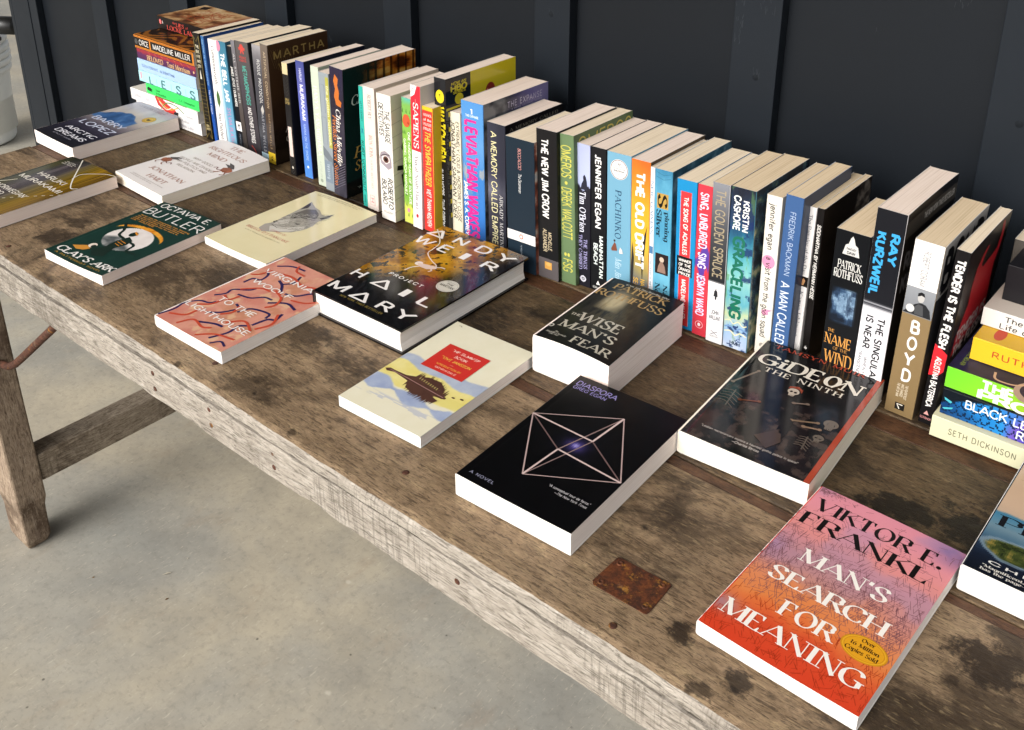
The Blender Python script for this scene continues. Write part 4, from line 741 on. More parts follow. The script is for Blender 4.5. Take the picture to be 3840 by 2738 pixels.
stand('spine half red, half white paperback with white serif capitals, before the black and yellow one', -1028.7, 970.6, 19, 222, .026, 132, front='#d8d0cc', spine='#e9e4e2', sp=[('r', '#d8303c', 0, .445, 0, 1), ('p', '#ece8e6', [(0, 1), (0, .35), (.06, .6), (.085, 1)]), ('t', 'P.S.', 'bold', '#c0505a', .02, .05, .9, .75), ('l', '#ecc0c0', .4, [(.09, .5), (.12, .5)]), ('t', 'SAPIENS', 'serif', '#f0e6e4', .115, .425, .74, .24), ('t', 'Yuval Noah Harari', 'serif', '#8a8482', .48, .86, .66, .32), ('e', '#c03030', .91, .5, .014, .12)], pages='rose')
stand('scarlet paperback with yellow lettering and a yellow upper edge', -1008.2, 974, 22, 193.9, .0133, 124, front='#d8b82c', spine='#d63a34', sp=[('r', '#e0b82e', 0, .03, 0, 1), ('r', '#d8a82e', 0, 1, 0, .05)] + [('h', t, 'serif', '#f0d9d0', .15, .85, .075 + .036 * k, .055 + .036 * k) for k, t in enumerate(['WINNER', 'of the', 'PULITZER', 'PRIZE'])] + [('t', 'THE SYMPATHIZER', 'bital', '#e3b848', .19, .62, .74, .28), ('t', 'VIET THANH NGUYEN', 'bital', '#f0dcd4', .65, .96, .68, .32)], pages='buff')
YL = '#d9c626'
stand('tallest book, black and yellow with a red drop on its bright yellow front cover', -996, 990, 22.5, 234, -.0001, 150, front=YL, spine='#17181d', sp=[('e', YL, .115, .5, .042, .36), ('p', '#17181d', [(.10, .47), (.125, .5), (.10, .55)]), ('r', YL, .19, .52, .86, .93), ('t', 'WATCHMEN', 'black', YL, .18, .53, .82, .16), ('t', 'ALAN MOORE', 'bold', '#dcdcd8', .58, .76, .62, .36), ('t', 'DAVE GIBBONS', 'bold', '#dcdcd8', .79, .98, .62, .36)],
      fr=[('r', '#17181c', 0, .34, 0, .185), ('t', 'NOW AN', 'bold', YL, .08, .28, .05, .033), ('t', 'HBO', 'black', YL, .07, .29, .09, .056), ('t', 'SERIES', 'bold', YL, .1, .27, .108, .094), ('e', YL, .18, .145, .058, .035), ('r', '#17181c', 0, .26, .20, 1), ('e', '#8f2f20', .62, .165, .07, .055), ('e', '#d8785a', .58, .155, .012, .012), ('p', '#8f2f20', [(.56, .17), (.68, .17), (.64, .30), (.61, .30)])] + [('r', YL, .03, .23, .21 + .095 * k, .24 + .095 * k) for k in range(8)], pages='rose', mat=M_GLOSS)
stand('low cream paperback with two lines of black capitals, between yellow and blue books', -973.5, 998, 20.6, 186, -.0091, 124, front='#dcd4bc', spine='#e2dac2', sp=[('t', 'EXTREMELY LOUD & INCREDIBLY CLOSE', 'hand', '#3a3028', .07, .90, .40, .12), ('t', 'JONATHAN SAFRAN FOER', 'hand', '#3a3028', .07, .88, .86, .52)], pages='rose')
def art_levi(u, v):
    n = fbm(u * 8, v * 12, 151); c = ramp(u + .3 * (n - .5), [(0, '#55565c'), (.3, '#3e3f4a'), (.5, '#4f4c74'), (.75, '#6f699c'), (1, '#8a84b0')])
    return mixc(c, ramp(n, [(.3, '#33363c'), (.6, '#8d8f90')]), (1 - sst(.3, .42, u)) * .8)
stand('thick sky-blue paperback with big magenta letters and a white numeral 1', -953.3, 1001.2, 41.6, 206.7, -.0099, 142, front='#3a3a48', spine='#4a86c6', sart=lambda a, b: mixc(ramp(a, [(0, '#4f8cc9'), (.3, '#5a93cb'), (.55, '#3f7cc0'), (.8, '#3b78c2'), (1, '#2f64ac')]), '#8f9aa6', sst(.55, .62, fbm(a * 6, b * 3, 153)) * sst(.2, .3, a) * (1 - sst(.55, .75, a))), fart=art_levi, sp=[('h', '1', 'bold', '#eef2f6', .42, .55, .085, .05), ('h', 'THE EXPANSE', 'bold', '#dfe8f2', .2, .78, .108, .093), ('t', 'LEVIATHAN WAKES', 'black', '#d8308c', .13, 1.0, .80, .32), ('t', 'JAMES S. A. COREY', 'bold', '#eef0f4', .585, 1.0, .93, .78)], fr=[('t', 'THE EXPANSE', 'wsans', '#b9b4d0', .36, .9, .085, .045), ('t', 'A PRIME ORIGINAL SERIES', 'wsans', '#a9a6c0', .42, .9, .11, .098)], pages='rose', mat=M_GLOSS)
stand('dark slate paperback with cream capitals down its spine, right of the sky-blue book', -908, 1004.5, 32.9, 184.2, -.0108, 126, front='#1d1b1e', spine='#3a3a46', sart=lambda a, b: mixc(ramp(a, [(0, '#343541'), (.4, '#3b3b4a'), (.55, '#6b6a78'), (.68, '#3d3c46'), (1, '#2e2d36')]), '#25262e', sst(.7, .2, b) * .5), sp=[('t', 'A MEMORY CALLED EMPIRE', 'sans', '#d8d0a0', .07, 1.0, .78, .48), ('t', 'ARKADY MARTINE', 'wserif', '#c9c6c4', .57, 1.02, .34, .16)], fr=[('t', 'A MEMORY CALLED', 'wserif', '#8a8578', .08, .92, .06, .035)], pages='rose')
art_boc = lambda u, v: ramp(fbm(u * 8, v * 12, 161), [(.25, '#3a2a24'), (.45, '#8a4a3a'), (.6, '#cfc0b0'), (.8, '#a9b0b4')])
stand('broad navy paperback with a white band near its foot and tiny lettering', -838.9, 967.5, 49, 190.1, -.0287, 128, front='#55463e', spine='#1d2a35', fart=art_boc, sp=[('t', 'BOCCACCIO', 'slab', '#c08a84', .07, .225, .56, .46), ('t', 'The Decameron', 'ital', '#d8d8d6', .255, .40, .56, .46), ('r', '#e8e5e2', .70, .775, 0, 1), ('e', '#c2684a', .735, .5, .020, .07), ('e', '#ece8e4', .735, .5, .012, .04), ('t', 'PENGUIN', 'wsans', '#8a949c', .80, .87, .53, .48)], pages='buff')
stand('black paperback with bold white capitals and a grey foot with an orange window', -789.3, 973.3, 33.8, 210.9, -.0366, 130, front='#161616', spine='#1a1a1b', sp=[('t', 'THE NEW JIM CROW', 'bold', '#efece8', .06, .58, .74, .44), ('t', 'MICHELLE', 'sans', '#d3c2a0', .675, .80, .48, .32), ('t', 'ALEXANDER', 'sans', '#d3c2a0', .66, .815, .74, .56), ('r', '#5b5556', .862, 1, 0, 1), ('r', '#cf9a4e', .885, .935, .33, .68), ('e', '#d9ab62', .90, .5, .012, .12)], pages='rose')
FSG = '#c9c25a'
art_ome = lambda u, v: mixc(ramp(0 * u, [(0, '#5d7150'), (1, '#5d7150')]), ramp(fbm(u * 7, v * 10, 171), [(.3, '#8a3a2a'), (.5, '#c9c0a4'), (.7, '#6f8a90')]), sst(.34, .36, v) * sst(.08, .1, u) * (1 - sst(.9, .92, u)) * (1 - sst(.86, .88, v)))
stand('moss green paperback with tall condensed yellow capitals', -758, 980.1, 26.2, 209.6, -.0462, 130, front='#5d7150', spine='#667c58', fart=art_ome, sp=[('t', 'OMEROS', 'sans', FSG, .07, .28, .76, .20), ('e', FSG, .315, .5, .011, .09), ('t', 'DEREK WALCOTT', 'sans', FSG, .345, .69, .76, .20), ('e', FSG, .80, .42, .012, .08), ('e', FSG, .80, .62, .012, .08), ('t', 'FSG', 'sans', FSG, .83, .92, .76, .22)], fr=[('t', 'OMEROS', 'light', '#c9b95c', .06, .97, .135, .03)], pages='buff')
stand('paperback with pale lavender upper spine, soldier silhouette and dark lower half', -736.2, 987.5, 22.2, 200.2, -.0311, 126, front='#1b1a20', spine='#23222a', sart=lambda a, b: ramp(a + .02 * np.sin(b * 9), [(0, '#a9b0d0'), (.24, '#b4bcdc'), (.295, '#a6aed2'), (.305, '#25242c'), (1, '#1f1e26')]), sp=[('p', '#2a2a36', [(.31, .2), (.25, .25), (.22, .32), (.205, .42), (.22, .52), (.245, .5), (.27, .62), (.31, .7)]), ('t', "Tim O'Brien", 'serif', '#dfe0ee', .325, .61, .76, .34), ('t', 'THE THINGS', 'serif', '#a7a2cc', .655, .87, .46, .22), ('t', 'THEY CARRIED', 'serif', '#a7a2cc', .63, .88, .82, .58), ('e', '#c9c8d2', .945, .5, .022, .22), ('e', '#1f1e26', .945, .5, .012, .12), ('l', '#c9c8d2', .8, [(.92, .5), (.97, .5)]), ('l', '#c9c8d2', .8, [(.945, .25), (.945, .75)])], pages='rose')
stand('black paperback with white sans capitals and a tiny sailboat at its foot', -714.1, 989.1, 24, 200.4, -.0343, 127, front='#141415', spine='#191a1c', sp=[('t', 'JENNIFER EGAN', 'bold', '#ecebe8', .05, .55, .68, .34), ('t', 'MANHATTAN', 'bold', '#dfe6e2', .60, .90, .42, .18), ('t', 'BEACH', 'bold', '#dfe6e2', .66, .81, .78, .54), ('p', '#e4e2de', [(.955, .35), (.925, .5), (.955, .62)]), ('h', 'SCRIBNER', 'sans', '#c9c8c4', .15, .85, .985, .972)], pages='rose')
pch = [('e', '#e9e6e2', .105, .5, .066, .37), ('e', '#6a3a34', .105, .5, .063, .35), ('e', '#e9e6e2', .105, .5, .059, .325), ('h', '10', 'sbold', '#4a4a4a', .44, .56, .078, .064), ('h', 'BEST BOOKS', 'sans', '#6f6f6f', .34, .66, .09, .082), ('h', 'The New York Times', 'serif', '#4f4f4f', .24, .76, .103, .094), ('h', 'Book Review', 'sbold', '#3f3f3f', .28, .72, .121, .107), ('h', '2017', 'sans', '#6f6f6f', .43, .57, .14, .131)]
stand('dusty blue paperback with a round white award seal and dark spaced capitals', -686.8, 986.8, 36.2, 201.6, -.0353, 129, front='#5f93ad', spine='#72a3bb', sp=pch + [('t', 'PACHINKO', 'wserif', '#2a4a66', .245, .57, .64, .40), ('p', '#7a4a3a', [(.60, .66), (.61, .60), (.655, .54), (.665, .78), (.65, .8)]), ('p', '#d8cfcc', [(.625, .42), (.64, .34), (.665, .3), (.67, .44), (.655, .46)]), ('e', '#3a2a28', .59, .66, .008, .04), ('t', 'Min Jin Lee', 'sital', '#b9d3e0', .705, .93, .62, .36)], pages='buff')
art_dr = lambda a, b: ramp(a + .05 * (fbm(a * 10, b * 3, 181) - .5) + .05 * (b - .5), [(0, '#e0662a'), (.1, '#e57a2c'), (.3, '#e3a12f'), (.55, '#d9ae3a'), (.72, '#9a8a58'), (.85, '#55607c'), (1, '#3f4a70')])
stand('orange to yellow to blue paperback with heavy white capitals', -649.8, 986.8, 27.3, 201.1, -.0366, 125, front='#4a3a2a', spine='#d88a2e', sart=art_dr, sp=[('p', '#2a2826', [(.42, .12), (.55, .2), (.70, .3), (.82, .34), (.66, .42), (.52, .32)]), ('p', '#2f2d2c', [(.55, .9), (.66, .8), (.80, .84), (.90, .95), (.76, .98)]), ('t', 'THE OLD DRIFT', 'black', '#f0ece6', .08, .72, .72, .32), ('t', 'NAMWALI', 'bold', '#dcae4a', .79, .95, .42, .2), ('t', 'SERPELL', 'bold', '#dcae4a', .79, .95, .80, .58)], pages='rose')
stand('very thin white book squeezed between the orange and the ornate blue paperback', -622.2, 986.9, 6.2, 197.4, -.0376, 122, front='#dcdcdc', spine='#dfe2e6', sp=[('t', 'NEIL GAIMAN', 'serif', '#7f92a6', .09, .45, .78, .25), ('r', '#4f7aa0', .53, .58, .1, .9), ('t', 'The Ocean at the End of the Lane', 'serif', '#7f8896', .62, .98, .74, .3)], pages='buff')
art_sil = lambda a, b: ramp(a + .15 * (fbm(a * 14, b * 4, 191) - .5), [(0, '#3f7fa0'), (.15, '#5fa3bf'), (.4, '#4b93b4'), (.7, '#6db0c8'), (1, '#4a8cab')])
stand('teal-blue paperback with a gold initial square and small dark portrait on its spine', -615.7, 986.9, 24.8, 197.4, -.0378, 138, front='#3d5f6c', spine='#4f93b2', sart=art_sil, fart=lambda u, v: ramp(fbm(u * 12, v * 16, 193), [(.3, '#2f4c58'), (.6, '#4a7080'), (.8, '#8aa5ac')]), sp=[('L', '#2f6a86', .6, [[(.02, .1), (.035, .5), (.02, .9)], [(.05, .1), (.065, .5), (.05, .9)]]), ('r', '#b5924a', .155, .255, .2, .85), ('t', 'S', 'sbold', '#1d1a14', .165, .245, .78, .28), ('t', 'pinning', 'sbold', '#1b3340', .275, .47, .38, .14), ('t', 'Silver', 'sbold', '#1b3340', .265, .45, .86, .58), ('r', '#2a2120', .56, .70, .12, .88), ('e', '#c9b4a0', .60, .5, .018, .13), ('p', '#8f7466', [(.69, .25), (.64, .32), (.615, .45), (.615, .58), (.65, .7), (.69, .75)]), ('t', 'Naomi', 'sbold', '#1b3340', .77, .96, .38, .14), ('t', 'Novik', 'sbold', '#1b3340', .77, .93, .86, .58)], pages='buff')
RDA = '#cf3b3e'
stand('bright blue book with a red panel and a black award box on its spine', -580.7, 981.2, 27.3, 196, -.0391, 128, front='#1c7fb4', spine='#1f86bc', sp=[('r', RDA, .075, .98, .24, .80), ('l', '#7fb9d8', .5, [(.075, .24), (.98, .24)]), ('l', '#7fb9d8', .5, [(.075, .80), (.98, .80)]), ('t', 'THE SONG OF ACHILLES', 'bold', '#f0e6e2', .11, .49, .62, .42), ('r', '#16171b', .505, .635, .12, .90)] + [('h', t, 'bold', '#e8e4de', .2, .82, .54 + .03 * k, .522 + .03 * k) for k, t in enumerate(['WINNER', 'OF THE', 'ORANGE', 'PRIZE'])] + [('t', 'MADELINE MILLER', 'bold', '#f0e6e2', .66, .93, .62, .42)], pages='buff')
stand('rose-red paperback with a violet band and lavender-white capitals', -553.4, 980, 19.4, 197.5, -.0293, 126, front='#c8343f', spine='#d03b48', sart=lambda a, b: mixc(ramp(0 * a, [(0, '#d03b48'), (1, '#cc3844')]), '#5a3f96', sst(.42, .45, a + .05 * np.sin(b * 5)) * (1 - sst(.56, .60, a + .05 * np.sin(b * 9)))), sp=[('t', 'SING, UNBURIED, SING', 'cond', '#e6dcf0', .05, .54, .76, .26), ('t', 'JESMYN WARD', 'cond', '#e0d8f4', .58, .86, .76, .26), ('e', '#e8a8b0', .925, .5, .026, .28), ('e', '#c8343f', .925, .5, .021, .23), ('e', '#f0dcdc', .925, .5, .012, .1)], pages='buff')
stand('grey-topped black and white paperback with dull gold condensed capitals', -532.4, 977.5, 22.2, 206.3, -.0314, 128, front='#57585c', spine='#e2e1e2', sart=lambda a, b: ramp(a, [(0, '#84868c'), (.12, '#6f7076'), (.3, '#47484c'), (.605, '#26272a'), (.612, '#e3e1e2'), (1, '#e6e4e5')]), sp=[('t', 'THE GOLDEN SPRUCE', 'sans', '#a5977c', .04, .58, .76, .24), ('p', '#2f2f31', [(.70, .38), (.665, .42), (.66, .48), (.64, .5), (.66, .54), (.665, .6), (.70, .64), (.70, .56), (.72, .55), (.72, .46), (.70, .45)]), ('h', 'JOHN', 'cond', '#47474a', .28, .72, .815, .79), ('h', 'VAILLANT', 'cond', '#47474a', .14, .86, .85, .825), ('L', '#55565a', .7, [[(.925, .3), (.95, .7)], [(.95, .3), (.925, .7)]]), ('h', 'NORTON', 'sans', '#77787c', .25, .75, .965, .956)], pages='tan')
def art_gr(a, b):
    n = fbm(a * 9, b * 5, 201); n2 = fbm(a * 24, b * 3, 203)
    c = ramp(a + .14 * (n - .5), [(0, '#141c2c'), (.18, '#1f3554'), (.3, '#2a6a86'), (.42, '#55a5b0'), (.55, '#8fc4bc'), (.68, '#5fa5b4'), (.78, '#b9c49a'), (.86, '#8fb3d2'), (.95, '#a9bcd8'), (1, '#c4cfe0')])
    c = mixc(c, '#1b2f5c', sst(.58, .66, n2) * .8); return mixc(c, '#5f8f4a', sst(.62, .7, n) * .5)
stand('many-coloured blue and teal fantasy paperback with green capitals on its spine', -510.7, 980.3, 32.2, 206.6, -.0335, 130, front='#2a3d44', spine='#4a8a9a', sart=art_gr, fart=lambda u, v: ramp(fbm(u * 12, v * 16, 205) + .3 * (v - .5), [(.2, '#161c24'), (.45, '#2c4658'), (.6, '#5a7060'), (.75, '#a9a684')]), sp=[('t', 'KRISTIN', 'bold', '#eef0ec', .07, .255, .46, .24), ('t', 'CASHORE', 'bold', '#eef0ec', .05, .255, .82, .58), ('t', 'GRACELING', 'black', '#1f6a55', .295, .805, .76, .36), ('s', '#d8d2a8', 1.3, [(.83, .95), (.82, .75), (.84, .6), (.82, .4), (.84, .2), (.83, .05)]), ('s', '#6f93c0', 2.2, [(.87, .95), (.86, .7), (.88, .5), (.86, .3), (.87, .05)]), ('s', '#e0d8b0', 1.5, [(.90, .95), (.89, .7), (.91, .5), (.89, .3), (.90, .05)]), ('h', 'HMH', 'bold', '#26344a', .3, .72, .975, .952)], pages='tan', mat=M_GLOSS)
stand('cream paperback with lower-case black lettering and a pink blot on its spine', -475, 993, 19, 203, -.0178, 123, front='#dcd6c6', spine='#e4ded2', sp=[('e', '#d98fb0', .405, .55, .042, .42), ('p', '#d98fb0', [(.70, 0), (.72, .3), (.735, .25), (.75, .6), (.72, .75), (.705, .5)]), ('t', 'jennifer egan', 'sans', '#3c3935', .05, .33, .70, .34), ('t', 'a visit from the goon squad', 'sans', '#3c3935', .375, .89, .70, .34), ('e', '#9a948a', .945, .5, .016, .2)], pages='tan')
stand('denim blue paperback with light hand-drawn capitals, right of the cream one', -452.4, 987, 21.2, 212.3, -.0038, 123, front='#34425c', spine='#3d5c8a', sp=[('t', 'FREDRIK BACKMAN', 'light', '#b9c8de', .09, .46, .66, .36), ('t', 'A MAN CALLED OVE', 'sans', '#d6deea', .50, 1.0, .76, .28)], pages='tan', rim='#b9c2d2')
stand('thin white paperback with grey serif lettering and a small dark photo strip', -438, 1006, 13, 197, .0038, 124, front='#dedad6', spine='#e6e2df', sp=[('t', 'The Remains of the Day', 'serif', '#6a6a70', .05, .425, .68, .3), ('r', '#1d1816', .44, .505, 0, 1), ('p', '#b98a60', [(.45, .4), (.465, .25), (.495, .35), (.5, .6), (.47, .7)]), ('t', 'Kazuo Ishiguro', 'serif', '#6a6a70', .54, .84, .68, .3), ('r', '#c9bfae', .92, .97, .2, .8)], pages='tan')
art_sid = lambda u, v: mixc(ramp(fbm(u * 4, v * 6, 211), [(.2, '#171310'), (.8, '#2c241d')]), ramp(fbm(u * 16, v * 30, 213), [(.3, '#2f2a26'), (.7, '#8f867c')]), (1 - sst(.95, 1.05, np.hypot((u - .84) / .16, (v - .14) / .15))) * .9)
stand('thin black-brown paperback with bold white capitals and a grey carved head on its cover', -422.5, 1008, 8.5, 197, -.0108, 127, front='#1d1815', spine='#171413', fart=art_sid, sp=[('t', 'SIDDHARTHA BY HERMANN HESSE', 'bital', '#e6e2dc', .10, .57, .72, .26), ('p', '#c9c6c0', [(.885, .5), (.90, .25), (.91, .5), (.90, .75)]), ('t', 'ND PAPERBOOK', 'bold', '#c9c6c0', .93, 1.0, .66, .32)], pages='tan')
art_win = lambda a, b: mixc(ramp(0 * a, [(0, '#0d0f12'), (1, '#0d0f12')]), ramp(fbm(a * 16, b * 4, 221), [(.3, '#141c28'), (.5, '#2f4662'), (.65, '#7f9ab2'), (.8, '#2a3a50')]), sst(.35, .37, a) * (1 - sst(.575, .59, a)) * sst(.16, .2, b) * (1 - sst(.86, .9, b)))
stand('low black mass-market paperback with orange and white capitals and a stormy blue picture', -391.1, 987.1, 38, 190.6, -.0036, 104, front='#131518', spine='#0d0f12', sart=art_win, sp=[('p', '#cfcdc8', [(.145, .25), (.145, .75), (.085, .68), (.075, .6), (.04, .55), (.025, .5), (.04, .45), (.075, .4), (.085, .32)]), ('h', 'FANTASY', 'bold', '#26282c', .36, .64, .113, .10), ('h', 'DAW', 'bold', '#26282c', .38, .62, .138, .122), ('h', 'PATRICK', 'serif', '#dedcd6', .16, .84, .235, .185), ('h', 'ROTHFUSS', 'serif', '#dedcd6', .08, .92, .295, .245), ('h', 'THE', 'serif', '#c08a48', .12, .32, .655, .635), ('h', 'NAME', 'serif', '#c98f4a', .06, .86, .735, .67), ('h', 'OF THE', 'serif', '#a5763e', .34, .78, .765, .745), ('h', 'WIND', 'serif', '#c98f4a', .12, .94, .86, .78), ('r', '#cdc9c0', .925, .965, .3, .72)], pages='tan')
stand('tall thick paperback, spine black above and white below, with bright blue surname', -353, 987.1, 32.4, 226.7, .0057, 147, front='#17171a', spine='#ece9ea', sart=lambda a, b: ramp(a + 0 * b, [(0, '#17181d'), (.475, '#17181d'), (.485, '#8f8f94'), (.495, '#26272c'), (.505, '#a9a9ae'), (.515, '#dcdade'), (1, '#efedee')]), sp=[('t', 'RAY', 'black', '#3fa0d8', .11, .265, .42, .16), ('t', 'KURZWEIL', 'black', '#3fa0d8', .115, .44, .86, .60), ('t', 'THE SINGULARITY', 'bold', '#232326', .55, .985, .42, .20), ('t', 'IS NEAR', 'bold', '#232326', .55, .73, .80, .58), ('t', 'WHEN HUMANS', 'sans', '#3c3c40', .78, .97, .68, .58), ('t', 'TRANSCEND BIOLOGY', 'sans', '#3c3c40', .75, .99, .88, .78)], fr=[('r', '#48443f', .0, 1, .045, .13), ('t', 'THE NEW YORK TIMES BESTSELLER', 'bold', '#c4bfb8', .36, .96, .10, .07), ('t', 'RAY', 'black', '#6f7076', .08, .4, .30, .22), ('t', 'KURZWEIL', 'black', '#6f7076', .08, .9, .42, .34)], pages='rose', curl=-2.0, bow=.8)
TN = '#86704e'
stand('thick paperback with white head, small pilot photograph and four white capitals on tan', -310.3, 980.8, 30.9, 207.4, .016, 136, front='#d9d5d0', spine=TN, sart=lambda a, b: mixc(ramp(a + 0 * b, [(0, '#e9e6e2'), (.252, '#e9e6e2'), (.257, '#8f9296'), (.405, '#7a7d82'), (.41, TN), (1, '#7f6a49')]), '#3a3a3c', 0 * a), sp=[('t', 'ROBERT CORAM', 'sans', '#8a8a8c', .05, .24, .62, .42), ('p', '#26272a', [(.405, .05), (.36, .12), (.335, .28), (.33, .45), (.345, .62), (.37, .8), (.405, .98)]), ('p', '#4a4b4d', [(.40, .3), (.345, .36), (.34, .52), (.36, .62), (.40, .6)]), ('e', '#b9b6b2', .305, .46, .026, .11), ('p', '#1d1d1f', [(.295, .34), (.277, .38), (.272, .48), (.282, .58), (.30, .58), (.29, .46)]), ('e', '#d0cecb', .375, .76, .022, .14), ('h', 'B', 'bold', '#efeae2', .38, .66, .505, .44), ('h', 'O', 'bold', '#efeae2', .36, .68, .60, .535), ('h', 'Y', 'bold', '#efeae2', .36, .68, .695, .63), ('h', 'D', 'bold', '#efeae2', .37, .67, .79, .725), ('t', 'THE FIGHTER PILOT', 'cond', '#d3c6ae', .815, .90, .42, .33), ('t', 'WHO CHANGED', 'cond', '#d3c6ae', .815, .89, .56, .47), ('t', 'THE ART OF WAR', 'cond', '#d3c6ae', .815, .895, .70, .61), ('r', '#1d1b18', .93, .97, .33, .66), ('l', '#e6e0d4', 1.2, [(.938, .4), (.938, .6), (.964, .5)])], fr=[('t', 'BOYD', 'black', '#26262a', .06, .94, .26, .06), ('r', '#3a3a3d', 0, 1, .30, .62), ('r', '#5c5044', 0, 1, .62, 1)], pages='tan', curl=-2.5, bow=.8)
RS2 = '#b5222a'
stand('black paperback with red horned silhouette on its cover, rightmost in the row', -274.5, 983.4, 14.2, 208, .0388, 134, front='#141213', spine='#151314', sp=[('p', '#cf2b33', [(.53, 1), (.55, .5), (.57, 0), (.67, 0), (.70, .3), (.715, 1)]), ('t', 'TENDER IS THE FLESH', 'black', '#ece8e4', .05, .545, .76, .24), ('t', 'AGUSTINA BAZTERRICA', 'bold', '#ece8e4', .60, .895, .70, .30), ('p', '#cf9a94', [(.945, .3), (.92, .5), (.945, .7)]), ('h', 'SCRIBNER', 'sans', '#c98a88', .1, .9, .972, .96)],
      fr=[('p', RS2, [(.10, .62), (.12, .50), (.20, .44), (.28, .36), (.27, .26), (.30, .17), (.40, .11), (.50, .08), (.53, .09), (.47, .12), (.42, .17), (.48, .20), (.58, .19), (.70, .185), (.80, .17), (.83, .10), (.80, .03), (.83, .015), (.88, .05), (.90, .12), (.88, .20), (.82, .26), (.84, .36), (.88, .46), (.90, .56), (.60, .57), (.30, .60)]), ('t', 'TENDER IS', 'black', '#c9bdb8', .14, .86, .55, .49), ('t', 'THE FLESH', 'black', '#c9bdb8', .14, .86, .635, .575), ('p', '#7a6a62', [(.3, .98), (.34, .80), (.5, .76), (.66, .82), (.7, .98)])], pages='buff', curl=-3.5, bow=1.0)
# ------------------------------------------------------------------ the stack at the left end of the row
GL = 'books in the stack at the left end'
def stack(grp, label, x, y, z, T, L, D, deg=0.0, **kw):
    book('paperback_book', label, 'book', grp, D, L, T, P_stack(x, y, z, L, deg), **kw)
stack(GL, 'white paperback with grey serif lettering, lowest in the stack at the left', -1802, 985, 0, 24, 214, 138, front='#dedbd8', spine='#e4e1df', sp=[('t', 'Rachel Kushner', 'serif', '#8f8f96', .62, .83, .40, .18), ('t', 'Creation Lake', 'serif', '#9a9aa4', .62, .88, .80, .56)], pages='white')
def art_sw(u, v):
    n = fbm(u * 8, v * 6, 231); c = ramp(n, [(0, '#e2dfdc'), (1, '#eae7e4')]); return c
stack(GL, 'white paperback with red and green swirl on its spine, under the vivid green one', -1812, 982, 24.5, 22.5, 222, 140, front='#e2ddd2', spine='#e6e3e0', sp=[('t', 'Nothing Is Quite', 'serif', '#a5a5ae', .05, .30, .66, .36), ('p', '#c03a34', [(.38, 0), (.50, 0), (.58, .35), (.68, .6), (.70, 1), (.52, 1), (.42, .7)]), ('s', '#c9a23c', 2.0, [(.42, .05), (.5, .5), (.6, .7), (.72, .3)]), ('s', '#5a7a3a', 2.0, [(.46, .9), (.56, .2), (.70, .2), (.8, .6)]), ('s', '#d9cfc4', 1.8, [(.44, .3), (.54, .8), (.64, .4)]), ('p', '#26242a', [(.66, .75), (.72, .7), (.71, 1), (.64, 1)]), ('t', 'a novel', 'serif', '#a5a5ae', .80, .92, .85, .62)],
      fr=[('p', '#b8382f', [(.0, .38), (.1, .36), (.12, .6), (.0, .66)]), ('p', '#8fae7a', [(.0, .68), (.14, .64), (.16, .8), (0, .84)])], pages='white')
stack(GL, 'vivid green small paperback in the stack at the left, under the pale turquoise one', -1757, 984, 47.5, 19, 172, 108, front='#43c05a', spine='#3fd062', sp=[('p', '#15331c', [(.02, .45), (.05, .3), (.09, .35), (.13, .5), (.10, .62), (.13, .75), (.07, .7), (.03, .68)]), ('t', 'Small', 'sbold', '#1f7a38', .19, .27, .48, .28), ('t', 'Is Beautiful', 'sbold', '#1f7a38', .19, .38, .82, .60), ('t', 'E. F. Schumacher', 'sbold', '#1f7a38', .63, .92, .66, .44)], pages='buff')
LTQ = '#4f7a7c'
stack(GL, 'pale turquoise paperback with widely spaced grey capitals in the stack at the left', -1778, 985, 67, 21.5, 192, 130, front='#a9d6dc', spine='#a9dbe2', sp=[('r', '#cf9aa8', .03, .055, .15, .75), ('t', 'L', 'bold', LTQ, .18, .245, .95, .30), ('t', 'E', 'bold', LTQ, .39, .47, .95, .30), ('t', 'S', 'bold', LTQ, .64, .72, .95, .30), ('t', 'S', 'bold', LTQ, .87, .95, .95, .30), ('l', '#5f8f98', .6, [(.31, .3), (.31, .95)]), ('l', '#5f8f98', .6, [(.56, .3), (.56, .95)]), ('l', '#5f8f98', .6, [(.8, .3), (.8, .95)])], pages='white')
stack(GL, 'pale sky-blue paperback in the stack at the left, under the maroon one', -1777, 985, 89, 22.5, 190, 132, front='#a9c0dc', spine='#a3bfe2', sp=[('t', 'ELENA FERRANTE', 'serif', '#5c7396', .08, .36, .62, .40), ('t', '- My Brilliant Friend', 'serif', '#5c7396', .375, .64, .62, .38)], pages='white')
stack(GL, 'maroon and purple paperback with cream serif lettering in the stack at the left', -1775, 986, 112, 19, 190, 132, front='#8a2a36', spine='#5c2a4c', sart=lambda a, b: ramp(b + .3 * (fbm(a * 14, b * 2, 241) - .5), [(0, '#9a2f34'), (.28, '#8c2c3a'), (.4, '#5a2850'), (1, '#4a2448')]), sp=[('L', '#c87a4a', .6, [[(.2 + .11 * k, .0), (.24 + .11 * k, .3)] for k in range(7)]), ('t', 'BELOVED', 'serif', '#d8b27a', .175, .45, .90, .42), ('t', 'Toni Morrison', 'serif', '#d8b27a', .52, .90, .90, .42), ('e', '#d8b27a', .965, .6, .012, .12)], pages='white')
ORG = '#c97a2a'
def art_cir(u, v):
    n = vnoise(u * 26, v * 26, 251); return mixc(ramp(n, [(0, '#1c120c'), (1, '#2c1a0e')]), '#a5641f', sst(.55, .7, np.abs(np.sin(u * 19 + 3 * np.sin(v * 11))) * fbm(u * 8, v * 9, 253) * 1.6) * .8)
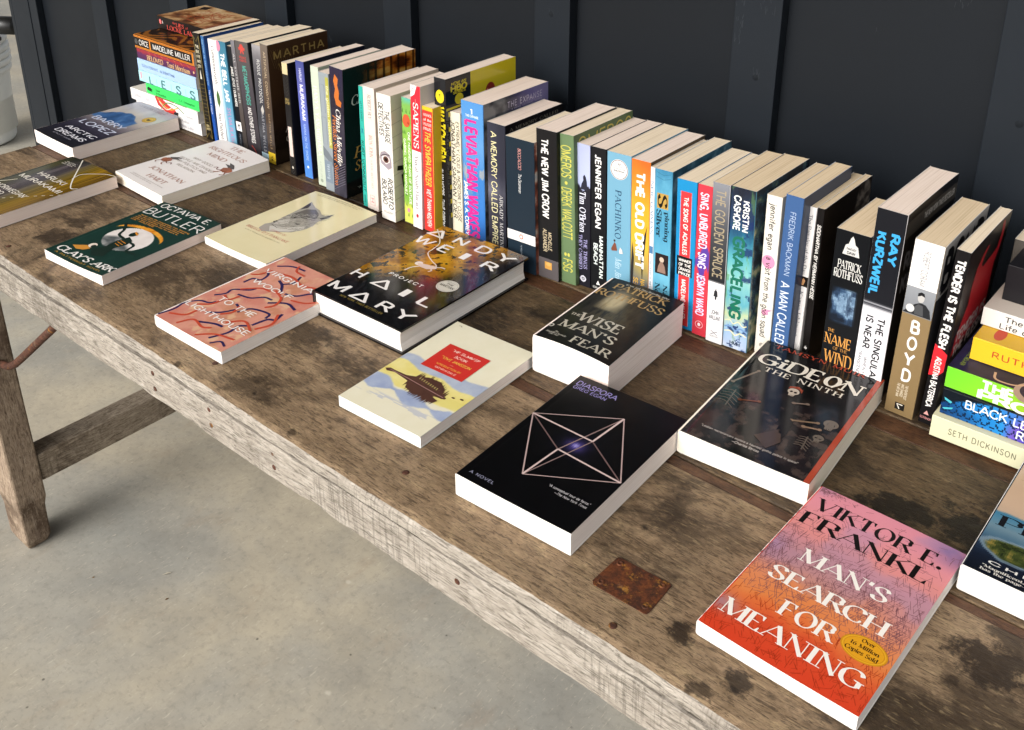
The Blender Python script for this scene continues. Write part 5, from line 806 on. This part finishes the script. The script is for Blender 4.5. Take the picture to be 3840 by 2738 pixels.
stack(GL, 'black and orange paperback with white capitals and ornamental borders in the stack at the left', -1779, 986, 131.5, 25.5, 192, 134, front='#24160e', spine='#1d1613', fart=art_cir, sp=[('r', ORG, 0, 1, .02, .17), ('r', ORG, 0, 1, .83, .98), ('r', ORG, .265, .285, .17, .83), ('r', ORG, .975, 1, .17, .83), ('L', '#4a230c', .7, [[(.012 * k, .06), (.012 * k + .006, .13)] for k in range(83)]), ('L', '#4a230c', .7, [[(.012 * k, .87), (.012 * k + .006, .94)] for k in range(83)]), ('e', '#4a4a4a', .035, .5, .025, .22), ('t', 'CIRCE', 'sans', '#dedad4', .085, .245, .68, .32), ('t', 'MADELINE MILLER', 'sans', '#dedad4', .325, .94, .68, .32)], fr=[('r', ORG, .01, .05, 0, 1)], pages='white')
art_loc = lambda u, v: mixc(ramp(fbm(u * 5, v * 7, 261) + .25 * (u - .4), [(.2, '#4a2818'), (.4, '#8a5a34'), (.55, '#c29a6c'), (.75, '#d2b48a')]), '#7a2a1c', sst(.7, 1.0, v) * .8)
stack(GL, 'thick small paperback with brown painted cover and red capitals, topping the left stack', -1782, 1040, 157.5, 24, 177, 108, front='#8a6440', spine='#1a1413', fart=art_loc, sp=[('e', '#cf6a6a', .06, .42, .022, .2), ('r', '#d8c9c4', .10, .108, .3, .55), ('t', 'the', 'sital', '#b5433c', .29, .35, .32, .14), ('t', 'LIES', 'serif', '#c04a40', .36, .50, .46, .16), ('t', 'of', 'sital', '#b5433c', .53, .57, .44, .24), ('t', 'LOCKE LAMORA', 'serif', '#c04a40', .18, .86, .90, .54)], fr=[('t', 'THE LIES OF', 'rough', '#a5502f', .2, .8, .36, .26), ('t', 'LOCKE', 'rough', '#a5502f', .16, .84, .52, .40), ('t', 'LAMORA', 'rough', '#a5502f', .12, .88, .66, .54), ('p', '#2a1a14', [(.7, .12), (.9, .06), (.95, .16), (.8, .2)])], pages='tan', curl=-1.0)
# ------------------------------------------------------------------ the stack at the right edge of the photo
GT = 'books in the stack at the right edge'
stack(GT, 'pale green-cream paperback with spaced grey capitals, lowest in the stack at the right edge', -256, 967, 0, 25, 212, 142, .6, front='#d6d2b0', spine='#d3d0ae', sp=[('t', 'SETH DICKINSON', 'wsans', '#6f6d58', .085, .40, .62, .36), ('p', '#8c9474', [(.44, .28), (.455, .2), (.49, .3), (.495, .5), (.48, .75), (.46, .85), (.45, .6)]), ('t', 'THE MONSTER', 'wsans', '#4f4d40', .535, .82, .62, .36)], pages='white')
def art_leo(a, b):
    n = vnoise(a * 5, b * 1.2, 271); x = a * 26; y = b * 3.2; row = np.floor(y); fx = (x + .5 * (row % 2)) % 1.0; fy = y % 1.0
    edge = np.abs(np.hypot((fx - .5) * 1.5, fy - .0) - .72) < .10
    c = ramp(a * 1.2 + .3 * (n - .5), [(0, '#123a6a'), (.12, '#1f74b8'), (.35, '#2a86c8'), (.5, '#6a52b0'), (.7, '#3a3a9a'), (1, '#8a3a8a')])
    c = mixc(c, '#0c1c34', edge * .8); return mixc(c, '#12181f', sst(.08, .0, b - .50 + .55 * np.sin(np.clip(a * 5.2, 0, 3.14))))
stack(GT, 'black paperback with blue scale pattern, under the lime green one at right', -252, 975, 25.5, 30, 208, 140, .6, front='#1d1d2a', spine='#14181f', sart=art_leo, sp=[('t', 'BLACK LEOPARD', 'sans', '#e4e8ec', .11, .62, .46, .16), ('t', 'RED WOLF', 'sans', '#e4e8ec', .36, .68, .90, .60), ('p', '#4ab0c0', [(.01, .32), (.05, .42), (.045, .5), (.015, .42)]), ('p', '#4ab0c0', [(.01, .75), (.06, .62), (.055, .7), (.02, .8)])], pages='rose')
stack(GT, 'lime green paperback with huge white capitals and a dark planet on its top cover', -253, 978, 56, 24, 206, 140, .6, front='#2c2a44', spine='#7cc02e', sart=lambda a, b: ramp(a + b * .1, [(0, '#6cc832'), (.3, '#84c62e'), (.6, '#a0b02a'), (1, '#7a8a24')]), fart=lambda u, v: ramp(fbm(u * 4, v * 5, 281), [(.3, '#22203a'), (.7, '#3a3656')]), sp=[('t', 'THE THREE-BODY', 'black', '#e9ece0', .17, .86, .50, .10), ('t', 'PROBLEM', 'black', '#e9ece0', .16, .74, .96, .56)], fr=[('e', '#b59a8a', .02, .42, .16, .11), ('e', '#2c2a44', .04, .42, .12, .085), ('s', '#c9a58a', 2.4, [(.12, .36), (.05, .30), (.05, .22), (.14, .20)]), ('t', 'NEW YORK TIMES', 'sans', '#8a9a3a', .08, .3, .06, .04)], pages='rose')
stack(GT, 'bright yellow paperback with red spaced capitals in the stack at the right edge', -241, 1006, 80.5, 26, 204, 134, .4, front='#d6a82c', spine='#dcb42c', sp=[('t', 'RUTH OZEKI', 'wsans', '#b0482a', .10, .52, .62, .36), ('t', 'A TALE', 'wsans', '#b0482a', .62, .88, .62, .36)], fr=[('e', '#c0452a', .16, .10, .10, .028), ('p', '#b84a2c', [(.1, .30), (.16, .24), (.18, .33), (.28, .28), (.22, .38), (.3, .44), (.16, .41), (.12, .48)]), ('r', '#4f9aa0', .02, .9, .50, .9), ('t', 'A Tale for the Time', 'hand', '#d6e2d8', .2, .5, .82, .74)], pages='rose')
stack(GT, 'white paperback with two lines of dark lettering, on the bright yellow one', -244, 1036, 107, 20.5, 202, 130, .2, front='#cfc3b6', spine='#dcd8d2', sp=[('t', 'The Brief Wondrous', 'sans', '#3a3836', .11, .60, .46, .18), ('t', 'Life of Oscar Wao', 'sans', '#3a3836', .09, .54, .88, .60)], fr=[('t', 'Junot Diaz', 'hand', '#1c1a18', .1, .8, .3, .2), ('s', '#1c1a18', 3, [(.05, .30), (.12, .34), (.05, .42)])], pages='rose')
stack(GT, 'black book with a faceted blue gem shape on its spine, topmost at the right edge', -235, 1064, 128, 41, 198, 128, .0, front='#1a191d', spine='#1d1b1e', sp=[('p', '#6a8ac0', [(.10, .50), (.17, .40), (.24, .44), (.30, .60), (.18, .68), (.12, .60)]), ('p', '#b58a5a', [(.19, .52), (.25, .46), (.30, .60), (.24, .66)]), ('p', '#9ab4d8', [(.12, .52), (.17, .44), (.19, .54), (.15, .62)]), ('t', 'DARK', 'bold', '#c9c4bc', .42, .74, .64, .36)], fr=[('t', 'HD', 'black', '#5f6a9a', .2, .9, .24, .12)], pages='buff')
book('paperback_book', 'cream-edged small paperback standing behind the stack at the right edge', 'book', GR, 100, 177, 26, P_stand(-245, 1113, 0), front='#6a6258', spine='#54504a', sp=[('l', '#3a3733', 1.0, [(.1, .2), (.1, .8)])], pages='buff')
# ------------------------------------------------------------------ table
WOOD_N = 0
def wood(name, t, grain=(3, 14, 14), rough=0.6, saw=None, bump=.5, pits=True, spec=0.25, blot=(.535, .62), blotw=.72, fibre=(75, 560, 560), stains=(), scrw=.3):
    """t: dark, mid, base, light"""
    k = NT(name, rough, spec)
    g1 = k.noise(3.2, 7, .72, grain, dist=.8)                      # broad streaks along the board
    mot = k.noise(34, 7, .78, (1, 1.8, 1.8), loc=(3, 1, 2), dist=.6)   # mottled dirt
    fib = k.noise(1.0, 4, .7, fibre, dist=1.2)                     # short fibres
    scr = k.noise(1.0, 3, .6, (fibre[0] * .9, fibre[1] * .55, fibre[2] * .55), loc=(11, 3, 7), rot=(0, 0, .35), dist=.4)
    bl = k.noise(4.6, 6, .68, (1, 1.5, 1.5), dist=.5, loc=(1.7, .4, 0))
    c = k.ramp(g1, [(.3, t[1]), (.46, t[2]), (.62, t[2]), (.8, t[3])])
    c = k.mix(k.ramp(mot, [(.47, 0.0), (.62, .55)]), c, t[1])
    c = k.mix(k.ramp(mot, [(.34, .5), (.45, 0.0)]), c, t[3])
    c = k.mix(k.ramp(bl, [(blot[0], 0.0), (blot[1], blotw)]), c, t[0])
    big = k.noise(2.6, 7, .74, (1, 1.3, 1.3), dist=.7, loc=(5.3, 2.2, 0))
    c = k.mix(k.ramp(big, [(.52, 0.0), (.60, blotw * 1.05)]), c, t[4] if len(t) > 4 else t[0])
    c = k.mix(k.ramp(fib, [(.50, 0.0), (.60, .75)]), c, t[0])
    c = k.mix(k.ramp(scr, [(.57, 0.0), (.66, scrw)]), c, t[3])
    if stains:       # old spills with a shape of their own
        wob = k.n('ShaderNodeTexNoise'); wob.inputs['Scale'].default_value = 42; wob.inputs['Detail'].default_value = 6; wob.inputs['Roughness'].default_value = .72
        k.l(k.coord(), wob.inputs['Vector'])
        wc = k.n('ShaderNodeVectorMath', operation='SUBTRACT'); k.l(wob.outputs['Color'], wc.inputs[0]); wc.inputs[1].default_value = (.5, .5, .5)
        tot = None
        for x, y, rx, ry, w_ in stains:
            mp = k.coord((1 / rx, 1 / ry, 0), (-x / rx, -y / ry, 0))
            ad = k.n('ShaderNodeVectorMath', operation='MULTIPLY_ADD'); k.l(wc.outputs[0], ad.inputs[0]); ad.inputs[1].default_value = (3.0, 3.0, 0); k.l(mp, ad.inputs[2])
            ln = k.n('ShaderNodeVectorMath', operation='LENGTH'); k.l(ad.outputs[0], ln.inputs[0])
            m = k.math('MULTIPLY', k.ramp(ln.outputs['Value'], [(.5, 1.0), (.85, 0.0)]), w_)
            tot = m if tot is None else k.math('MAXIMUM', tot, m)
        c = k.mix(tot, c, t[4] if len(t) > 4 else t[0])
    h = k.math('ADD', k.math('MULTIPLY', fib, -.8), k.math('MULTIPLY', mot, -.5))
    if pits:
        d = k.vor(34, (1, 1.3, 1.3)); dm = k.noise(7, 3, .6, loc=(4, 4, 4)); dj = k.noise(150, 3, .6)
        sp = k.math('MULTIPLY', k.ramp(k.math('ADD', d, k.math('MULTIPLY', dj, .3)), [(.2, 1.0), (.33, 0.0)]), k.ramp(dm, [(.5, 0.0), (.57, 1.0)]))
        c = k.mix(k.math('MULTIPLY', sp, .8), c, '#1d150e'); h = k.math('SUBTRACT', h, k.math('MULTIPLY', sp, .5))
    if saw:
        s = k.noise(1.0, 3, .6, saw); sm = k.noise(5, 4, .6, loc=(9, 2, 5))
        m = k.math('MULTIPLY', k.ramp(s, [(.53, 0.0), (.6, 1.0)]), k.ramp(sm, [(.5, 0.0), (.6, 1.0)]))
        c = k.mix(k.math('MULTIPLY', m, .32), c, t[0]); h = k.math('SUBTRACT', h, k.math('MULTIPLY', m, .35))
    return k.out(c, k.ramp(mot, [(.3, rough - .12), (.7, rough + .15)]), h, bump, .0012)
W_TOP = wood('weathered_table_boards', ['#33271c', '#5c4a35', '#89735a'[:7], '#a8926f', '#211810'], rough=.5, bump=.8, stains=[(-.112, .705, .042, .036, .9), (-.10, .742, .03, .03, .8), (-.253, .56, .016, .018, .85), (-.275, .538, .013, .012, .7), (-.314, .574, .014, .014, .9), (-.18, .60, .05, .03, .6), (-.383, .591, .022, .020, .5), (-1.40, .606, .05, .03, .75), (-1.42, .652, .035, .02, .7), (-.783, .637, .07, .022, .5), (-.873, .565, .05, .03, .6), (-.916, .68, .06, .03, .7), (-.974, .535, .008, .007, .8), (-.767, .538, .008, .007, .7), (-.48, .69, .03, .035, .5), (-.60, .71, .06, .03, .4), (-.40, .70, .02, .05, .5)])
W_MID = wood('darker_table_board', ['#1f1710', '#403223', '#5d4b35', '#7f6b4e', '#120d09'], rough=.5, bump=.8, stains=[(-.235, .835, .05, .028, .9), (-.172, .85, .04, .05, .9), (-.30, .87, .05, .03, .5), (-.70, .90, .08, .03, .5), (-1.15, .90, .12, .03, .5)])
W_STRIP = wood('reddish_cross_strip', ['#26180f', '#3d281a', '#503523', '#6a4c32'], rough=.5, bump=.5, pits=False)
W_EDGE = wood('bleached_apron_wood', ['#4f4941', '#7a7268', '#9d958a', '#b9b2a8', '#6a635a'], (4, 22, 22), .8, saw=(380, 40, 9), bump=1.0, pits=False, spec=.1, blot=(.55, .70), blotw=.5, fibre=(40, 420, 420))
W_LEG = wood('old_leg_wood', ['#4a3b2f', '#77665a', '#93826f', '#b5a693'], (22, 22, 3), .75, bump=.7, pits=False, spec=.15, fibre=(420, 420, 45))
W_BAR = wood('old_stretcher_wood', ['#4f4337', '#7c6f60', '#978a79', '#b3a795'], (20, 3, 20), .75, saw=(12, 230, 12), bump=.8, pits=False, spec=.15, fibre=(420, 45, 420))
def rust(name, c0, c1, c2, c3, rough=.8):
    k = NT(name, rough, .3); a = k.noise(120, 7, .8); b = k.noise(40, 5, .7, loc=(5, 2, 1))
    c = k.ramp(a, [(.25, c0), (.45, c1), (.6, c2), (.8, c3)]); c = k.mix(k.ramp(b, [(.60, 0.0), (.72, .7)]), c, '#8c7a62'); c = k.mix(k.ramp(k.noise(70, 4, .7, loc=(1, 7, 3)), [(.58, 0.0), (.68, .6)]), c, '#a8742a')
    return k.out(c, k.ramp(a, [(.3, .9), (.7, .55)]), a, .6, .001)
RUST = rust('rusted_iron', '#1c100a', '#3a1e10', '#5c3016', '#8a5a24')
RUSTD = rust('dark_rusted_rod', '#1f1310', '#3d2419', '#553324', '#6a4433')
tab = empty('folding_table', (-.75, .86, 0), 'long weathered wooden folding table with a bleached front edge, carrying all the books', 'table')
X0, X1 = -1.778, .36
def place(o, par):
    o.parent = par; o.matrix_parent_inverse = par.matrix_basis.inverted(); return o
rr = random.Random(21)
def board(mb, x0, x1, ya, yb, z0, z1, mi, front=False, step=.02):
    """a board along x; ya / yb: front and back edge as functions of x; the front edge is worn round"""
    n = max(2, int((x1 - x0) / step)); prof = []
    T = z1 - z0
    for i in range(n + 1):
        x = x0 + (x1 - x0) * i / n; y0 = ya(x); y1 = yb(x)
        if front:
            q = .0025 + .004 * float(vnoise(x * 17, 3.1, 5)) + .003 * float(vnoise(x * 60, 1.7, 6)); j = (float(vnoise(x * 90, 0.3, 8)) - .5) * .0016
            ring = [(y0 + j, z0 + .0006), (y0 + j, z1 - q * .9), (y0 + q * .35 + j, z1 - q * .35), (y0 + q * 1.2, z1 - .0004)]
        else: ring = [(y0, z0), (y0, z1 - .0012), (y0 + .0012, z1)]
        ring += [(y1 - .0012, z1), (y1, z1 - .0012), (y1, z0)]
        prof.append([(x, y, z + TZ) for y, z in ring])
    m = len(prof[0]); vs = [p for r_ in prof for p in r_]; fs = []
    for i in range(n):
        for k in range(m): fs.append((i * m + k, i * m + (k + 1) % m, (i + 1) * m + (k + 1) % m, (i + 1) * m + k))
    fs.append(tuple(range(m))); fs.append(tuple(n * m + k for k in reversed(range(m))))
    b0 = len(mb.m); mb.add(vs, fs, mi)
    if front:
        for i in range(n):
            for kk in (0, 1): mb.m[b0 + i * m + kk] = 3
sk = lambda x: -.018 * (x + .7)
mb = MB()
F_ = lambda d: (lambda x: d)
board(mb, X0, X1, lambda x: .528 + .0018 * math.sin(x * 3.1) + .001 * math.sin(x * 11), lambda x: .7535 + .35 * sk(x), -.0165, 0, 0, True, .01)
board(mb, X0 + .002, X1, lambda x: .7545 + .35 * sk(x), lambda x: .772 + sk(x), -.016, -.0012, 2)
board(mb, X0, X1, lambda x: .7732 + sk(x), lambda x: .9455 + .3 * sk(x), -.016, -.0003, 1)
board(mb, X0 + .003, X1, lambda x: .9466 + .3 * sk(x), lambda x: .975, -.016, -.0015, 2)
board(mb, X0 + .001, X1, F_(.9762), F_(1.185), -.016, -.0005, 1)
top = place(mb.build('tabletop', [W_TOP, W_MID, W_STRIP, W_EDGE]), tab)
mb = MB()          # bleached front apron with a ragged lower edge
n = 220
vs = []
for i in range(n + 1):
    x = X0 + .004 + (X1 - X0 - .004) * i / n
    lo = -.0672 - .005 * float(vnoise(x * 5, .5, 31)) - .003 * (float(vnoise(x * 33, 2, 33)) - .5) + .004 * math.exp(-((x + .72) / .02) ** 2)
    up = -.0192 + .0022 * (float(vnoise(x * 40, 1, 34)) - .5); j = .0012 * (float(vnoise(x * 24, 7, 35)) - .5)
    for y, z in ((.5276 + j, up - .0012), (.5266 + j, up - .004), (.5268 + j * .5, (up + lo) / 2), (.5275 + j, lo + .004), (.5305, lo), (.552, lo + .001), (.554, up)): vs.append((x, y, z + TZ))
m = 7; fs = [(i * m + k, i * m + (k + 1) % m, (i + 1) * m + (k + 1) % m, (i + 1) * m + k) for i in range(n) for k in range(m)]
fs += [tuple(range(m)), tuple(n * m + k for k in reversed(range(m)))]
mb.add(vs, fs); place(mb.build('apron', [W_EDGE]), tab)
mb = MB(); mb.box(X0 + .004, X1, 1.150, 1.174, TZ - .066, TZ - .0168); place(mb.build('apron', [W_EDGE], bevel=.002), tab)
mb = MB(); mb.box(X0 + .03, X0 + .052, .5555, 1.149, TZ - .062, TZ - .0168); place(mb.build('end_rail', [W_LEG], bevel=.002), tab)
def leg(x, y, sx, sy):
    mb = MB(); pr = []
    for z, s, dx in ((0, .74, .0), (.02, .98, 0), (.09, 1.0, .001), (.11, 1.12, .002), (.35, 1.15, -.012), (.69, 1.15, -.020)):
        hx, hy = .035 * s, .0245 * s; cx = x + sx * dx
        pr.append([(cx - hx, y - hy, z), (cx + hx, y - hy, z), (cx + hx, y + hy, z), (cx - hx, y + hy, z)])
    v = [p for q in pr for p in q]; f = [(i * 4 + k, i * 4 + (k + 1) % 4, (i + 1) * 4 + (k + 1) % 4, (i + 1) * 4 + k) for i in range(5) for k in range(4)] + [(3, 2, 1, 0), (20, 21, 22, 23)]
    mb.add(v, f); return place(mb.build('leg', [W_LEG], bevel=.004), tab)
for lx in (-1.746, .30):
    s_ = 1 if lx < 0 else -1
    for ly in (.608, 1.11): leg(lx, ly, s_, 0)
    mb = MB(); mb.box(lx - .012, lx + .034, .6366, 1.081, TZ - .622, TZ - .563); place(mb.build('stretcher', [W_BAR], bevel=.003), tab)
    mb = MB(); mb.tube([(lx + s_ * .028, .61, TZ - .352), (lx + s_ * .066, .61, TZ - .342), (lx + s_ * .095, .61, TZ - .325), (lx + s_ * .13, .61, TZ - .298), (lx + s_ * .27, .612, TZ - .186), (lx + s_ * .43, .613, TZ - .0168)], .0068); place(mb.build('iron_brace', [RUSTD], smooth=True), tab)
mb = MB()
pts = []
for cx, cy, a0 in ((-.3495, .6105, 0), (-.3985, .6085, 90), (-.3985, .574, 180), (-.3475, .5755, 270)):
    for a in (0, 30, 60, 90): pts.append((cx + .0035 * math.cos(R(a + a0)) + rr.uniform(-.0006, .0006), cy + .0035 * math.sin(R(a + a0)) + rr.uniform(-.0006, .0006)))
npt = len(pts)
mb.add([(x, y, TZ + .0004) for x, y in pts] + [(x, y, TZ + .0009) for x, y in pts], [tuple(range(npt, 2 * npt))] + [(k, (k + 1) % npt, npt + (k + 1) % npt, npt + k) for k in range(npt)])
place(mb.build('rust_plate', [RUST], bevel=.0003), tab)
for x, y in ((-.3985, .6085), (-.3495, .6105), (-.3985, .574), (-.3475, .5755)):
    mb = MB(); mb.lathe([(.0032, 0), (.0028, .0007), (.0014, .0008), (.0012, .0003), (.0001, .0002)], 12); o = mb.build('rivet', [RUST], smooth=True); o.data.transform(Matrix.Translation((x + (.003 if x < -.37 else -.003), y + (.003 if y < .59 else -.003), TZ + .0009))); place(o, tab)
def stud(x, y, z, r, vert):
    mb = MB(); mb.lathe([(r, 0), (r * .9, .0004), (r * .5, .0006), (0.0001, .0006)], 14)
    o = mb.build('nail_head', [RUSTD], smooth=True); M = Matrix.Translation((x, y, z)) @ (Matrix.Rotation(R(90), 4, 'X') if vert else Matrix.Identity(4)); o.data.transform(M); return place(o, tab)
for x, y in ((-1.235, .585), (-1.06, .57), (-.94, .563), (-.63, .57), (-.36, .545), (-1.42, .55)): stud(x, y, TZ - .0001, .0038, False)
for x, z in ((-1.02, -.030), (-1.02, -.052), (-.905, -.029), (-.905, -.05), (-.79, -.032), (-.79, -.05), (-.52, -.04)): stud(x, .5268, TZ + z, .0034, True)

# ------------------------------------------------------------------ wall
def paint(name, base, dark, sat=.5):
    k = NT(name, sat, .14); a = k.noise(420, 3, .6); b = k.noise(3, 4, .6)
    c = k.mix(k.ramp(b, [(.3, 0.0), (.7, 1.0)]), base, dark); s = k.noise(22, 5, .75, (1, 1, .22), loc=(3, 3, 1)); s2 = k.noise(160, 3, .7, (1, 1, .3))
    c = k.mix(k.math('MULTIPLY', k.math('MULTIPLY', k.ramp(s, [(.66, 0.0), (.74, 1.0)]), k.ramp(s2, [(.5, 0.0), (.62, 1.0)])), .28), c, '#8f9394')
    return k.out(c, k.ramp(b, [(.3, sat - .06), (.7, sat + .1)]), a, .22, .0006)
P_WALL = paint('dark_slate_paint', '#14181d', '#111418', .48)
P_BAT = paint('dark_slate_paint_batten', '#1a1f25', '#161a1f', .45)
k = NT('pale_scuff', .8, .1); SCUFF = k.out('#383c40')
k = NT('screw_steel', .85, .1); SCREW = k.out('#191c20')
WY = 1.219
wall = empty('wall', (-1.2, WY, 0), 'dark slate board-and-batten wall standing behind the table', 'wall')
HW = 2.75
mb = MB(); mb.box(-2.752, 1.6, WY, WY + .14, 0, HW); place(mb.build('panel', [P_WALL]), wall)
BX = [-.5836 - .3368 * i for i in range(6)] + [-.253 + .3368 * i for i in range(6)]
for bx in BX:
    mb = MB(); mb.box(bx - .0672, bx, WY - .019, WY - .0005, 0, HW); place(mb.build('batten', [P_BAT], bevel=.0012), wall)
mb = MB(); mb.box(-2.7545, -2.6625, WY - .019, WY - .0005, 0, HW); place(mb.build('corner_board', [P_BAT], bevel=.0012), wall)
mb = MB(); mb.box(-2.6610, -2.622, WY - .0175, WY - .0005, 0, HW); place(mb.build('corner_board', [P_BAT], bevel=.0012), wall)
mb = MB(); mb.box(-2.7715, -2.7548, WY - .019, WY + .16, 0, HW); place(mb.build('corner_board', [P_BAT], bevel=.0012), wall)
def scr(x, z):
    mb = MB(); mb.lathe([(.0045, 0), (.004, .0004), (.0001, .0005)], 12); o = mb.build('screw_head', [SCREW], smooth=True)
    o.data.transform(Matrix.Translation((x, WY - .0192, z)) @ Matrix.Rotation(R(90), 4, 'X')); place(o, wall)
for x, z in ((-.612, TZ + .262), (-.955, TZ + .29), (-.284, TZ + .275)): scr(x, z)
mb = MB()
def scuff(x, z, w_, h, n, y):
    for _ in range(n):
        a, b = x + rr.uniform(-w_, w_), z + rr.uniform(-h, h); l = rr.uniform(.003, .010); t = rr.uniform(.0002, .0005); s = rr.uniform(-.002, .002)
        mb.add([(a, y, b), (a + t, y, b), (a + s + t, y, b + l), (a + s, y, b + l)], [(0, 1, 2, 3)])
scuff(-.643, TZ + .33, .006, .03, 22, WY - .0193); scuff(-.605, TZ + .355, .012, .01, 10, WY - .0193); scuff(-.612, TZ + .263, .004, .004, 10, WY - .0194); scuff(-.955, TZ + .292, .005, .004, 6, WY - .0193); scuff(-.372, TZ + .40, .010, .012, 14, WY - .0006)
place(mb.build('paint_scuffs', [SCUFF]), wall)

# ------------------------------------------------------------------ porch roof over table and wall (outside the frame; it shades the scene)
k = NT('roof_underside_boards', .8, .2); RF = k.out(k.ramp(k.noise(3, 4, .6, (1, 8, 1)), [(.3, '#8a8478'), (.7, '#a59e90')]))
roof = MB(); roof.box(-7.5, .3, -.8, 2.6, 2.762, 2.86)
ro = roof.build('porch_roof', [RF]); tag(ro, 'flat boarded porch roof above the table and the wall', 'roof')

# ------------------------------------------------------------------ floor
k = NT('stained_concrete', .62, .35)
a = k.noise(1.6, 6, .62, dist=.3); b = k.noise(7, 6, .65, loc=(4, 1, 0)); c_ = k.noise(75, 7, .75); sp = k.vor(26); spn = k.noise(9, 2, .5, loc=(1, 7, 0)); dj = k.noise(90, 2, .5)
col = k.ramp(a, [(.28, '#878883'), (.45, '#9d998e'), (.58, '#aba28f'), (.75, '#b5aa94')])
col = k.mix(k.ramp(b, [(.35, .0), (.7, .5)]), col, '#78746c')
col = k.mix(k.ramp(k.noise(11, 5, .7, (1, .55, 1), loc=(6, 2, 0), rot=(0, 0, .5)), [(.58, 0.0), (.78, .4)]), col, '#8a7560')
col = k.mix(k.ramp(c_, [(.34, .34), (.50, .0)]), col, '#6a6862')
col = k.mix(k.math('MULTIPLY', k.math('MULTIPLY', k.ramp(k.math('ADD', sp, k.math('MULTIPLY', dj, .12)), [(.085, 1.0), (.13, 0.0)]), k.ramp(spn, [(.55, 0.0), (.6, 1.0)])), .75), col, '#3d3730')
col = k.mix(k.math('MULTIPLY', k.ramp(k.vor(9, (1, 1.3, 1)), [(.03, 1.0), (.07, 0.0)]), .4), col, '#c9c2b2')
col = k.mix(k.ramp(k.noise(1.0, 4, .65, (300, 60, 1), rot=(0, 0, .6), dist=.6), [(.60, 0.0), (.68, .4)]), col, '#c8bfac')
col = k.mix(k.ramp(k.noise(1.0, 4, .65, (70, 320, 1), rot=(0, 0, .3), loc=(3, 5, 0), dist=.6), [(.62, 0.0), (.69, .4)]), col, '#6f6a60')
FLOOR = k.out(col, k.ramp(b, [(.3, .72), (.7, .5)]), k.math('ADD', c_, k.math('MULTIPLY', b, .5)), .25, .0012)
mb = MB(); mb.add([(-45, -30, 0), (30, -30, 0), (30, 40, 0), (-45, 40, 0)], [(0, 1, 2, 3)])
fl = mb.build('floor', [FLOOR]); fl['kind'] = 'structure'
k = NT('dry_leaf_bits', .8, .2); LEAF = k.out(k.ramp(k.noise(80, 2), [(.3, '#4a3622'), (.7, '#7a6242')]))
k = NT('pale_flakes', .8, .2); FLAKE = k.out('#c9c0ab')
mb = MB()
for i in range(34):
    x, y = rr.uniform(-1.75, -.5), rr.uniform(.1, .95); l = rr.choice((.002, .003, .004, .009)); a = rr.uniform(0, 6.3); d = Vector((math.cos(a), math.sin(a), 0)) * l; e = Vector((-d.y, d.x, 0)) * rr.uniform(.25, .5); c = Vector((x, y, .0012))
    mb.add([c - d, c + e + Vector((0, 0, .002)), c + d, c - e], [(0, 1, 2, 3)], 0 if rr.random() < .75 else 1)
de = mb.build('floor_litter', [LEAF, FLAKE]); tag(de, 'scattered dry leaf bits and flakes on the concrete floor', 'litter', kind='stuff')

# ------------------------------------------------------------------ bucket and tool at the left edge
k = NT('milky_plastic', .42, .5); PL = k.out(k.ramp(k.noise(6, 3), [(.3, '#d8dbd9'), (.7, '#e2e4e2')])); k.b.inputs['Subsurface Weight'].default_value = .15; k.b.inputs['Subsurface Radius'].default_value = (.02, .02, .02)
k = NT('black_rubber_plastic', .4, .5); BP = k.out(k.ramp(k.noise(60, 2), [(.3, '#0a0b0c'), (.7, '#101113')]))
BC = (-3.985, 1.522)
bk = empty('plastic_bucket', (BC[0], BC[1], 0), 'white plastic bucket with ribbed rim at the left photo edge', 'bucket')
mb = MB(); mb.lathe([(.0001, .002), (.118, .002), (.126, .006), (.131, .016), (.147, .268), (.147, .40), (.150, .405), (.147, .41), (.141, .405), (.141, .05), (.0001, .03)], 56); mb.build('body', [PL], bk, True)
for z, r in ((.285, .158), (.312, .162), (.338, .162), (.364, .162), (.396, .160)):
    mb = MB(); mb.lathe([(.146, z - .013), (r - .003, z - .012), (r, z - .007), (r, z + .005), (r - .004, z + .010), (.146, z + .011)], 56); mb.build('rib', [PL], bk, True)
tl = empty('pistol_grip_tool', (BC[0] + .118, BC[1] + .025, .452), 'black plastic tool handle lying across the bucket rim', 'tool')
dx = Vector((.83, .56, 0)); o = Vector((-.02, 0, .012))
mb = MB(); mb.tube([o - dx * .12, o - dx * .10, o + dx * .11, o + dx * .155, o + dx * .162], [.016, .030, .033, .033, .024], 20); mb.build('barrel', [BP], tl, True)
mb = MB(); mb.tube([o + dx * .05 + Vector((0, 0, -.028)), o + dx * .052 + Vector((0, 0, -.05))], .011, 10); mb.tube([o + dx * .03 + Vector((0, 0, -.05)), o + dx * .09 + Vector((0, 0, -.05))], .008, 8); mb.build('trigger', [BP], tl, True)
mb = MB(); mb.tube([o - dx * .02 + Vector((0, 0, .02)), o - dx * .06 + Vector((0, 0, .05)), o - dx * .16 + Vector((0, 0, .055))], .017, 12); mb.build('grip', [BP], tl, True)
